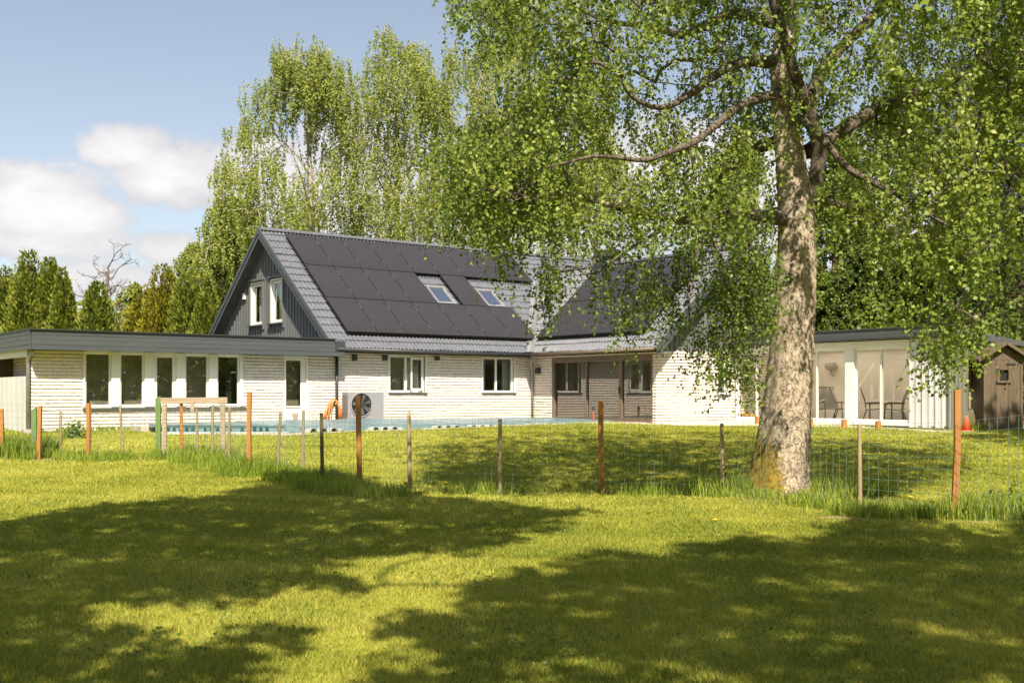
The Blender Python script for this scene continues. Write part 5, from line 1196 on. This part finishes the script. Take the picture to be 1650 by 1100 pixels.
# far wood closing the horizon
rs = np.random.default_rng(80); n = 52000; X = rs.uniform(-75, 80, n); Y = 84 + rs.uniform(0, 10, n)
hgt = 6.0 + 1.8 * np.sin(X * 0.21 + 1) + 1.4 * np.sin(X * 0.53) + 0.9 * np.sin(X * 1.3 + 2) + np.clip((X - 8) * 0.22, 0, 7)
z = 0.5 + hgt * rs.random(n) ** 0.7
leaves('far_wood', np.stack([X, Y, z], 1), rs.uniform(0.35, 0.7, n), 'leaf_far', None, rs, 0.2, 0.42, tint=np.clip(0.3 + 0.3 * np.sin(X * 1.7 + z) + 0.2 * rs.normal(size=n), 0, 1)).data.name = 'far_wood'
tag(bpy.data.objects['far_wood'], 'distant green wood along the horizon behind the house and garden', 'wood', kind='stuff')
rs = np.random.default_rng(81); n = 26000; X = rs.uniform(-60, 60, n); Y = -34 + rs.uniform(-6, 6, n); z = 15 * rs.random(n) ** 0.8 * (0.75 + 0.25 * np.sin(X * 0.4))
X2 = 50 + rs.uniform(-5, 5, n); Y2 = rs.uniform(-36, 75, n); X = np.r_[X, X2]; Y = np.r_[Y, Y2]; z = np.r_[z, z]
o = leaves('wood_behind', np.stack([X, Y, z], 1), rs.uniform(0.6, 1.1, 2 * n), 'leaf_far', None, rs, 0.2, 0.42, tint=0.3 + rs.random(2 * n) * 0.7); tag(o, 'leafy wood edge behind and beside the photographer, mirrored in the window panes', 'wood', kind='stuff')
# hedge behind sunroom and shed
def shrub(px, py, Y, hw, hh, label, seed, mat='leaf_mid', n=2600, leaf=0.06, name='shrub', dy=None, group=None, z0=None):
    rs = np.random.default_rng(seed); X = (px - 825) / FPX * Y; g = float(ground(X, Y)) if z0 is None else z0
    r = empty(name, (X, Y, g), 0, label, 'shrub', group); dy = dy or hw
    a = unit(rs.normal(size=(n, 3))); a[:, 2] = np.abs(a[:, 2]); q = a * (rs.random((n, 1)) ** 0.35) * np.array([hw, dy, hh]); q[:, 2] *= 1 + 0.25 * np.sin(q[:, 0] * 7 / hw + seed); k = clump(q, 3 / hw, seed) > -0.45
    leaves('foliage', q[k], rs.uniform(0.7, 1.3, int(k.sum())) * leaf, mat, r, rs, 0.1, 0.36)
    b = MB()
    for p in q[:: max(1, n // 40)]: b.tube([(p[0] * 0.15, p[1] * 0.15, -0.02), p * 0.6 + np.array([0, 0, 0.05]), p], [0.012 * hh + 0.003, 0.008 * hh + 0.002, 0.003], 5, False)
    b.build('stem', M['bark_branch'], r); return r
shrub(1625, 0, 13.9, 0.36, 0.36, 'small leafy shrub at the right edge of the lawn by the orange post', 81, 'leaf_mid', 900, 0.05)
shrub(120, 0, 28.6, 0.35, 0.42, 'low weedy shrub in front of the brick wall behind the fence', 82, 'leaf_mid', 500, 0.08)
shrub(1620, 0, 38.5, 4.2, 3.4, 'wide dark shrub mass behind the shed', 83, 'leaf_dark', 6000, 0.20)
shrub(1420, 0, 44.5, 5.0, 3.9, 'leafy hedge shrub behind the sunroom roof', 84, 'leaf_mid', 9000, 0.20)
# far house chimney above the flat roof
fh = at(116, 528, 52); b = MB(); k = empty('chimney_stack', (fh[0], fh[1], float(ground(fh[0], fh[1]))), 0, 'small pale chimney with a cap far behind the flat roof', 'chimney')
zc = fh[2] - k.location[2]; b.box(-0.45, 0.45, -0.4, 0.4, 0, zc + 0.0); b.build('stack', M['plaster'], k); b = MB(); b.box(-0.35, 0.35, -0.3, 0.3, zc, zc + 0.22); b.build('flue', M['shed_wood'], k)
b = MB(); b.prism([(-0.65, zc + 0.22), (0.65, zc + 0.22), (0.2, zc + 0.42), (-0.2, zc + 0.42)], lambda a, z: (a, -0.5, z), lambda a, z: (a, 0.5, z)); b.build('cap', M['plaster'], k)
b = MB(); b.tube([(0.1, 0, zc + 0.4), (0.1, 0, zc + 1.3)], 0.02, 6); b.build('aerial', M['zinc'], k)

# ------------------------------------------------------------------ trees behind the photographer, whose shade lies on the lawn
SH = [[(-60, 846), (20, 838), (90, 824), (200, 812), (330, 801), (400, 792), (450, 770), (520, 776), (600, 782), (700, 800), (800, 812), (930, 826), (900, 852), (830, 868), (700, 892), (560, 900), (500, 902), (535, 916), (575, 948), (515, 962), (420, 955), (330, 975), (220, 960), (160, 985), (60, 1000), (-60, 1005)],
      [(-60, 1005), (60, 1000), (160, 1010), (300, 1025), (430, 1035), (440, 1075), (400, 1130), (-60, 1130)],
      [(640, 1030), (700, 985), (790, 940), (870, 912), (1000, 894), (1130, 880), (1260, 868), (1400, 852), (1560, 848), (1760, 838), (1760, 1130), (700, 1130), (660, 1080)],
      [(1310, 845), (1420, 832), (1520, 840), (1420, 856)], [(330, 800), (560, 760), (590, 785), (420, 812)]]
rs = np.random.default_rng(90); casters = []
for poly in SH:
    W = [foot(*p)[:2] for p in poly]; W = np.array(W); area = 0.5 * abs(np.dot(W[:, 0], np.roll(W[:, 1], 1)) - np.dot(W[:, 1], np.roll(W[:, 0], 1)))
    n = int(area * 300); out = []
    while len(out) < n:
        x = rs.uniform(W[:, 0].min(), W[:, 0].max(), 3000); y = rs.uniform(W[:, 1].min(), W[:, 1].max(), 3000); k = in_poly(x, y, W)
        p = np.stack([x[k], y[k], 0 * x[k]], 1); dn = 0.8 * clump(p, 1.6, 2) + 0.9 * clump(p, 4.5, 1) + rs.normal(0, 0.22, len(p)); out += list(p[dn > -0.36])
    casters.append(np.array(out[:n]))
cs = np.concatenate(casters); cs[:, 0] += 0.22 * np.sin(cs[:, 1] * 4.1 + cs[:, 0]) + 0.15 * np.sin(cs[:, 1] * 9.3 + 2) + rs.normal(0, 0.07, len(cs)); cs[:, 1] += 0.20 * np.sin(cs[:, 0] * 3.3) + 0.18 * np.sin(cs[:, 0] * 7.7 + 1) + 0.10 * np.sin(cs[:, 0] * 17) + rs.normal(0, 0.09, len(cs))
yg = cs[:, 1]; h = 9.5 + 2.2 * np.sin(cs[:, 0] * 0.8) + 2.0 * np.sin(cs[:, 1] * 0.7 + 1) + rs.uniform(-1.6, 1.6, len(cs))
h = np.maximum(h, 4.0 + 0.33 * yg + rs.uniform(0, 1.5, len(cs))); cs = np.concatenate([cs, cs[::4]]); h = np.r_[h, h[::4] * 1.35 + 1.5]; cp = cs + SUNV[None, :] * (h / SUNV[2])[:, None]
owner = np.where(cp[:, 0] < -0.2, 0, 1)
for k, (tx, ty, lab) in enumerate(((-4.2, -3.5, 'leafy tree behind the photographer on the left, shading the lawn'), (4.6, -2.8, 'leafy tree behind the photographer on the right, shading the lawn'))):
    r = empty('shade_tree', (tx, ty, 0), 0, lab, 'tree', 'trees behind the photographer'); p = cp[owner == k] - np.array([tx, ty, 0])
    limbs = [([(0, 0, -0.1), (0.1, 0.1, 4), (0, 0.6, 8), (0.2, 1, 12)], [0.3, 0.24, 0.16, 0.04])]; t = MB(); limb_mb(t, *limbs[0], 0.4, 10, 0.05, rs); t.build('trunk', M['bark_dark'], r, True)
    gb = grow(limbs, p[rs.permutation(len(p))[:260]], rs, 0.4, 0.008, 0.45, 0.1, 0.05, 0.4, 4); gb.build('branch', M['bark_dark'], r, True)
    leaves('crown', p, rs.uniform(0.11, 0.22, len(p)), 'leaf_shade', r, rs, 0.2, 0.42)

# ================================================================== GROUND AND GRASS
xs = np.unique(np.concatenate([np.linspace(-600, -60, 24), np.linspace(-60, 60, 241), np.linspace(60, 600, 24)])); ys = np.unique(np.concatenate([np.linspace(-300, -15, 16), np.linspace(-15, 60, 226), np.linspace(60, 900, 40)]))
GX, GY = np.meshgrid(xs, ys); V = np.stack([GX, GY, ground(GX, GY)], 2).reshape(-1, 3); nx = len(xs)
i = (np.arange(len(ys) - 1)[:, None] * nx + np.arange(nx - 1)[None, :]).ravel()
def lawnmat():
    m, nt, out = nodes_of('lawn'); co = coord(nt); p = nt.nodes.new('ShaderNodeBsdfPrincipled'); L(nt, p.outputs[0], out.inputs[0])
    c = ramp(nt, [(0.25, (0.17, 0.185, 0.02)), (0.55, (0.28, 0.275, 0.035)), (0.8, (0.40, 0.34, 0.08))], noise(nt, co, 0.9, 8, 0.65))
    c = mixc(nt, c, (0.10, 0.105, 0.012), maprange(nt, noise(nt, co, 35, 4, 0.7), 0.5, 0.7, 0, 0.8))
    L(nt, c, p.inputs['Base Color']); p.inputs['Roughness'].default_value = 0.95; p.inputs['Specular IOR Level'].default_value = 0.05
    b = nt.nodes.new('ShaderNodeBump'); b.inputs['Strength'].default_value = 0.6; b.inputs['Distance'].default_value = 0.03; L(nt, noise(nt, co, 22, 5, 0.7), b.inputs['Height']); L(nt, b.outputs[0], p.inputs['Normal'])
    return m
o = mesh_np('lawn_ground', V, np.stack([i, i + 1, i + nx + 1, i + nx], 1), lawnmat(), None, True); o['kind'] = 'structure'
# gravel strip along the right wing, paved rim round the pool
def sheet(name, poly_uv, mat, dz, step=0.25, hn=0.0):
    P_ = np.array(poly_uv); u = np.arange(P_[:, 0].min(), P_[:, 0].max() + step, step); v = np.arange(P_[:, 1].min(), P_[:, 1].max() + step, step)
    U, Vv = np.meshgrid(u, v); w = P0[None, None, :] + U[..., None] * D1 + Vv[..., None] * D2; z = ground(w[..., 0], w[..., 1]) + dz + hn * RNG.normal(size=U.shape)
    V = np.concatenate([w, z[..., None]], 2).reshape(-1, 3); nx = len(u); i = (np.arange(len(v) - 1)[:, None] * nx + np.arange(nx - 1)[None, :]).ravel(); F = np.stack([i, i + 1, i + nx + 1, i + nx], 1)
    cu, cv = (U + step / 2).ravel()[i], (Vv + step / 2).ravel()[i]; F = F[in_poly(cu, cv, [tuple(p) for p in P_])]
    o = mesh_np(name, V, F, mat, None, True); o['kind'] = 'structure'; return o
def gravelmat():
    m, nt, out = nodes_of('gravel'); co = coord(nt); p = nt.nodes.new('ShaderNodeBsdfPrincipled'); L(nt, p.outputs[0], out.inputs[0])
    v = nt.nodes.new('ShaderNodeTexVoronoi'); v.inputs['Scale'].default_value = 26; L(nt, co, v.inputs['Vector'])
    c = ramp(nt, [(0.0, (0.30, 0.26, 0.21)), (0.5, (0.50, 0.46, 0.40)), (1.0, (0.62, 0.58, 0.53))], v.outputs['Color'])
    c = mixc(nt, c, (0.24, 0.20, 0.11), maprange(nt, noise(nt, co, 1.2, 6), 0.5, 0.68, 0, 0.8))
    L(nt, c, p.inputs['Base Color']); p.inputs['Roughness'].default_value = 0.9
    b = nt.nodes.new('ShaderNodeBump'); b.inputs['Strength'].default_value = 1; b.inputs['Distance'].default_value = 0.02; b.invert = True; L(nt, v.outputs['Distance'], b.inputs['Height']); L(nt, b.outputs[0], p.inputs['Normal'])
    return m
M['gravel'] = gravelmat()
sheet('gravel_path', [(5.6, -3.9), (9.6, -3.9), (9.35, -1.0), (9.4, -6.4), (13.0, -6.5), (13.0, -15.2), (11.9, -15.2), (11.2, -9.4), (9.0, -7.6), (7.8, -5.4)], M['gravel'], 0.012, 0.15)
sheet('pool_rim_path', [(-5.6, -2.2), (-2.9, -5.25), (-1.6, -5.15), (9.4, -5.05), (9.4, -4.5), (-2.3, -4.5), (-5.0, -2.2)], M['stone'], 0.014, 0.12)

GR = []; GT = []
def blades(x, y, hgt, wid, rs, lean=0.5, tintoff=0.0, dry=None):
    n = len(x); z = ground(x, y); a = rs.random(n) * 2 * np.pi; la = rs.random(n) * 2 * np.pi; l = hgt * lean * rs.random(n)
    b = np.stack([x, y, z - 0.005], 1); s = np.stack([np.cos(a), np.sin(a), 0 * a], 1) * (wid / 2)[:, None]; t = b + np.stack([np.cos(la) * l, np.sin(la) * l, hgt], 1)
    md = b * 0.5 + t * 0.5 + np.stack([0 * a, 0 * a, 0.12 * hgt], 1)
    V = np.stack([b - s, b + s, md + s * 0.8, t, md - s * 0.8], 1)
    pt = np.stack([x, y, 0 * x], 1); tint = np.clip(0.5 + 0.20 * rs.normal(size=n) + 0.24 * clump(pt, 0.5, 3) + 0.20 * clump(pt, 2.2, 5) + tintoff, 0, 1)
    return V.reshape(-1, 3), tint
def house_free(x, y):
    q = np.stack([x, y], 1) - P0; u = q @ D1; v = q @ D2
    bad = ((u > -7.95) & (u < 9.5) & (v > -0.02)) | ((u > 9.3) & (v > -6.4)) | ((u > 13.0) & (v > -14.3)) | ((u > -5.3) & (u < 9.4) & (v > -4.75) & (v > -4.75 + 0.82 * np.clip(-2.5 - u, 0, 9)))
    bad |= (u > 9.0) & (u < 13.2) & (v > -9.4 - (u - 11.2) * 3.0 * (u > 11.2)) & (v > -7.6 - 0.8 * (u - 9.0))
    return ~bad
def scatter(n, y0, y1, rs, pw=1.0, margin=1.12):
    y = y0 + (y1 - y0) * rs.random(n) ** pw; half = (0.457 * y + 0.6) * margin; x = rs.uniform(-1, 1, n) * half
    k = house_free(x, y); return x[k], y[k]
def emit(name, parts, mat):
    V = np.concatenate([p[0] for p in parts]); t = np.concatenate([p[1] for p in parts]); n = len(t); F = np.arange(5 * n).reshape(n, 5)
    return mesh_np(name, V, F, M[mat], None, False, np.repeat(t, 5))
rs = np.random.default_rng(100); parts = []
for n, y0, y1, h0, h1, w in ((230000, 5.2, 9, 0.018, 0.042, 0.0045), (200000, 9, 14, 0.02, 0.045, 0.007), (190000, 14, 22, 0.02, 0.05, 0.011), (150000, 22, 37, 0.02, 0.055, 0.02)):
    x, y = scatter(n, y0, y1, rs); k = len(x); tuft = np.clip(1 + 0.5 * clump(np.stack([x, y, 0 * x], 1), 3.0, 2), 0.5, 1.6)
    parts.append(blades(x, y, rs.uniform(h0, h1, k) * tuft, np.full(k, w), rs, 0.9))
o = emit('lawn_grass', parts, 'grass'); tag(o, 'short sunlit yellow green lawn grass in front of the house', 'grass', kind='stuff')
# long grass along the fence and round the big trunk
parts = []; lx = np.array([(l[0], l[1]) for l in line]); seg = np.r_[0, np.cumsum(np.hypot(*np.diff(lx, axis=0).T))]; n = 9500
s = rs.uniform(0, seg[-1], n); x = np.interp(s, seg, lx[:, 0]); y = np.interp(s, seg, lx[:, 1]); dens = clump(np.stack([x, y, 0 * x], 1), 1.6, 4)
off = rs.normal(0, 0.20, n); x = x + off * 0.3; y = y + off; k = (dens + rs.normal(0, 0.3, n) > 0.0) & house_free(x, y); x, y, dn = x[k], y[k], dens[k]
hh = rs.uniform(0.06, 0.22, len(x)) * np.clip(1 + 0.6 * dn, 0.5, 1.7); parts.append(blades(x, y, hh, np.clip(0.006 + 0.00045 * y, 0, 0.02), rs, 0.55, 0.0))
def patch(cx, cy, rx, ry, n, h0, h1):
    a = rs.random(n) * 2 * np.pi; r_ = np.sqrt(rs.random(n)); x = cx + rx * r_ * np.cos(a); y = cy + ry * r_ * np.sin(a); parts.append(blades(x, y, rs.uniform(h0, h1, n), np.full(n, 0.006 + 0.00045 * cy), rs, 0.5))
patch(BX, BY - 0.45, 1.2, 0.4, 1500, 0.05, 0.20); patch(BX + 1.0, BY - 0.2, 0.6, 0.4, 1300, 0.1, 0.34); patch(BX - 0.9, BY, 0.5, 0.5, 1500, 0.1, 0.36)
for px_, py_, n_ in ((470, 775, 1100), (520, 788, 1600), (560, 796, 1200), (610, 800, 800), (500, 770, 700)): X, D, g = foot(px_, py_); patch(X, D, 0.5, 0.5, int(n_ * 0.7), 0.06, 0.27)
for px_, py_, n_ in ((300, 735, 650), (335, 745, 800), (375, 758, 700), (420, 765, 500)): X, D, g = foot(px_, py_); patch(X, D, 0.8, 0.7, n_, 0.08, 0.34)
X, D, g = foot(25, 716); patch(X, D, 0.9, 0.9, 3000, 0.15, 0.5); X, D, g = foot(150, 712); patch(X, D, 0.9, 0.5, 1200, 0.08, 0.25)
X, D, g = foot(1450, 832); patch(X, D, 0.9, 0.4, 2600, 0.08, 0.24); X, D, g = foot(1590, 835); patch(X, D, 0.6, 0.4, 2000, 0.1, 0.34)
w = world(-1.0, -5.3); 
for u_ in np.arange(-5, 9.2, 0.4): w = world(u_, -4.9 if u_ > -2.4 else -4.9 + 0.82 * (-2.4 - u_)); patch(w[0], w[1], 0.2, 0.08, 9, 0.03, 0.10)
for u_ in np.arange(-7.7, -3.0, 0.3): w = world(u_, -0.15); patch(w[0], w[1], 0.25, 0.12, 40, 0.05, 0.18)
for u_ in np.arange(13.4, 17.5, 0.3): w = world(u_, -14.7); patch(w[0], w[1], 0.3, 0.2, 60, 0.06, 0.28)
o = emit('tall_grass', parts, 'tallgrass'); tag(o, 'long unmown grass growing along the fence line and around the birch trunk', 'grass', kind='stuff')
# clover and small weeds in the mown grass
n = 30000; y = rs.uniform(5.2, 16, n); x = rs.uniform(-1, 1, n) * (0.457 * y + 0.6) * 1.1; k = clump(np.stack([x, y, 0 * x], 1), 1.9, 7) + 0.5 * clump(np.stack([x, y, 0 * x], 1), 6.0, 2) > 0.42; x, y = x[k], y[k]
o = leaves('clover', np.stack([x, y, ground(x, y) + rs.uniform(0.012, 0.035, len(x))], 1), rs.uniform(0.014, 0.030, len(x)), 'leaf_mid', None, rs, 0.0, 0.5, up=2.0); tag(o, 'small patches of dark clover leaves in the mown lawn', 'clover', kind='stuff')
# bare tan patches of soil at the fence foot
def soil(px, py, rx, ry):
    X, D, g = foot(px, py); b = MB(); n = 22; q = [(X + rx * (1 + 0.25 * math.sin(3 * t + px)) * math.cos(t), D + ry * (1 + 0.25 * math.sin(4 * t)) * math.sin(t)) for t in [2 * math.pi * k / n for k in range(n)]]
    vs = [(X, D, float(ground(X, D)) + 0.014)] + [(x, y, float(ground(x, y)) + 0.008) for x, y in q]; b.add(vs, [(0, k + 1, (k + 1) % n + 1) for k in range(n)])
    return b
M['soil'] = surf('dry_soil', (0.20, 0.15, 0.08), (0.30, 0.23, 0.13), 14, 0.95, 0.8, 40)
sb = MB()
for a in ((1360, 834, 0.35, 0.22), (1215, 808, 0.3, 0.2), (1170, 803, 0.2, 0.14), (1590, 842, 0.22, 0.12), (110, 729, 0.9, 0.4), (190, 730, 0.5, 0.3), (20, 728, 0.6, 0.3)): bb = soil(*a); sb.add(bb.V, bb.F)
o = sb.build('soil_patch', M['soil']); o['kind'] = 'structure'
# dandelions
M['dand'] = surf('dandelion_yellow', (0.75, 0.50, 0.01), (0.80, 0.58, 0.02), 20, 0.8); M['stemg'] = surf('stem_green', (0.10, 0.16, 0.03), (0.14, 0.2, 0.04), 5, 0.6)
def dandelion(px, py, h, label):
    X, D, g = foot(px, py); r = empty('dandelion', (X, D, g), 0, label, 'flower', 'yellow dandelions in the grass')
    b = MB(); b.tube([(0, 0, 0), (0.01, 0, h * 0.6), (0.0, 0, h)], 0.004, 5); b.build('stem', M['stemg'], r)
    b = MB(); b.lathe([(0.008, -0.012), (0.026, 0.004), (0.030, 0.012), (0.016, 0.02), (0.003, 0.022)], (0, 0, h), 12); b.build('flower_head', M['dand'], r)
dandelion(1467, 836, 0.26, 'yellow dandelion right of the thin grey stake, the taller of two near the right fence'); dandelion(1502, 838, 0.22, 'yellow dandelion just left of the rightmost orange post')
dandelion(718, 788, 0.10, 'low yellow dandelion behind the fence right of the pointed stake'); dandelion(782, 790, 0.10, 'small yellow dandelion left of the thin stake in the middle of the fence')
dandelion(1152, 845, 0.05, 'tiny dandelion in the sunny mown grass before the birch')

# ================================================================== SKY, SUN, CAMERA
w = bpy.data.worlds.new('World'); S.world = w; w.use_nodes = True; nt = w.node_tree; nt.nodes.clear()
out = nt.nodes.new('ShaderNodeOutputWorld'); bg = nt.nodes.new('ShaderNodeBackground'); L(nt, bg.outputs[0], out.inputs[0])
sky = nt.nodes.new('ShaderNodeTexSky'); sky.sky_type = 'NISHITA'; sky.sun_disc = False; sky.sun_elevation = SUN_EL; sky.sun_rotation = math.atan2(SUN_H[0], SUN_H[1])
sky.air_density = 1.0; sky.dust_density = 1.2; sky.ozone_density = 1.2
tc = nt.nodes.new('ShaderNodeTexCoord'); sp = nt.nodes.new('ShaderNodeSeparateXYZ'); L(nt, tc.outputs['Generated'], sp.inputs[0])
dy = math_(nt, 'MAXIMUM', sp.outputs['Y'], 0.08); X_ = math_(nt, 'DIVIDE', sp.outputs['X'], dy); Z_ = math_(nt, 'DIVIDE', sp.outputs['Z'], dy)
blob = None
for px, py, rx, rz, am in ((215, 238, 95, 45, 0.85), (240, 215, 60, 26, 0.6), (40, 320, 150, 62, 1.05), (110, 350, 110, 40, 0.8), (330, 280, 150, 62, 1.05), (430, 268, 120, 55, 1.15), (270, 300, 90, 36, 1.0), (560, 300, 170, 110, 1.1), (800, 320, 260, 130, 1.1), (1100, 300, 260, 110, 1.0), (1400, 330, 300, 130, 0.9), (60, 395, 230, 34, 0.7), (280, 400, 70, 34, 0.9), (150, 455, 260, 40, 0.75)):
    a = math_(nt, 'MULTIPLY', math_(nt, 'SUBTRACT', X_, (px - 825) / FPX), FPX / rx); c = math_(nt, 'MULTIPLY', math_(nt, 'SUBTRACT', Z_, (HOR - py) / FPX), FPX / rz)
    q = math_(nt, 'SUBTRACT', am, math_(nt, 'MULTIPLY', math_(nt, 'ADD', math_(nt, 'MULTIPLY', a, a), math_(nt, 'MULTIPLY', c, c)), 0.62))
    blob = q if blob is None else math_(nt, 'MAXIMUM', blob, q)
blob = math_(nt, 'MAXIMUM', blob, -0.35)
mp = nt.nodes.new('ShaderNodeMapping'); mp.inputs['Scale'].default_value = (1, 1, 1.7); L(nt, tc.outputs['Generated'], mp.inputs[0])
n1 = noise(nt, mp.outputs[0], 9, 10, 0.58, 0.25)
mk = math_(nt, 'ADD', blob, math_(nt, 'MULTIPLY', math_(nt, 'ADD', math_(nt, 'SUBTRACT', n1, 0.5), math_(nt, 'MULTIPLY', math_(nt, 'SUBTRACT', noise(nt, mp.outputs[0], 26, 8, 0.6, 0.3), 0.5), 0.45)), 1.8))
mask = maprange(nt, mk, 0.18, 0.62); mask.node.interpolation_type = 'SMOOTHSTEP'
mp2 = nt.nodes.new('ShaderNodeMapping'); mp2.inputs['Scale'].default_value = (1, 1, 2.2); mp2.inputs['Location'].default_value = (0, 0, 0.05); L(nt, tc.outputs['Generated'], mp2.inputs[0])
n2 = noise(nt, mp2.outputs[0], 7, 8, 0.55)
lit = maprange(nt, math_(nt, 'ADD', mk, math_(nt, 'MULTIPLY', math_(nt, 'SUBTRACT', n2, 0.5), 1.8)), 0.2, 1.3)
CW = 9.0
cc = mixc(nt, (CW * 0.66, CW * 0.65, CW * 0.68), (CW * 1.08, CW * 1.04, CW * 1.02), lit)
hs_ = nt.nodes.new('ShaderNodeHueSaturation'); hs_.inputs['Saturation'].default_value = 0.66; hs_.inputs['Value'].default_value = 1.34; L(nt, sky.outputs[0], hs_.inputs['Color'])
L(nt, mixc(nt, hs_.outputs[0], cc, math_(nt, 'MULTIPLY', mask, 0.93)), bg.inputs[0]); bg.inputs['Strength'].default_value = 0.055
sl_ = bpy.data.lights.new('sun', 'SUN'); sl_.energy = 5.0; sl_.angle = R(0.55); sl_.color = (1.0, 0.90, 0.73)
so = bpy.data.objects.new('sun', sl_); COL.objects.link(so); so.rotation_euler = Vector(tuple(-SUNV)).to_track_quat('-Z', 'Y').to_euler(); so.location = (10, -40, 60)
cam = bpy.data.cameras.new('camera'); co_ = bpy.data.objects.new('camera', cam); COL.objects.link(co_)
co_.location = (0, 0, EYE); co_.rotation_euler = (R(90), 0, 0); cam.sensor_width = 36; cam.lens = FPX / 1650 * 36; cam.shift_y = 85 / 1650; cam.clip_end = 3000; cam.clip_start = 0.05
S.camera = co_
S.view_settings.view_transform = 'Standard'; S.view_settings.look = 'None'; S.view_settings.gamma = 1; S.view_settings.use_curve_mapping = False
S.view_settings.exposure = 1.03
S.cycles.max_bounces = 8; S.cycles.transparent_max_bounces = 16; S.cycles.use_denoising = True
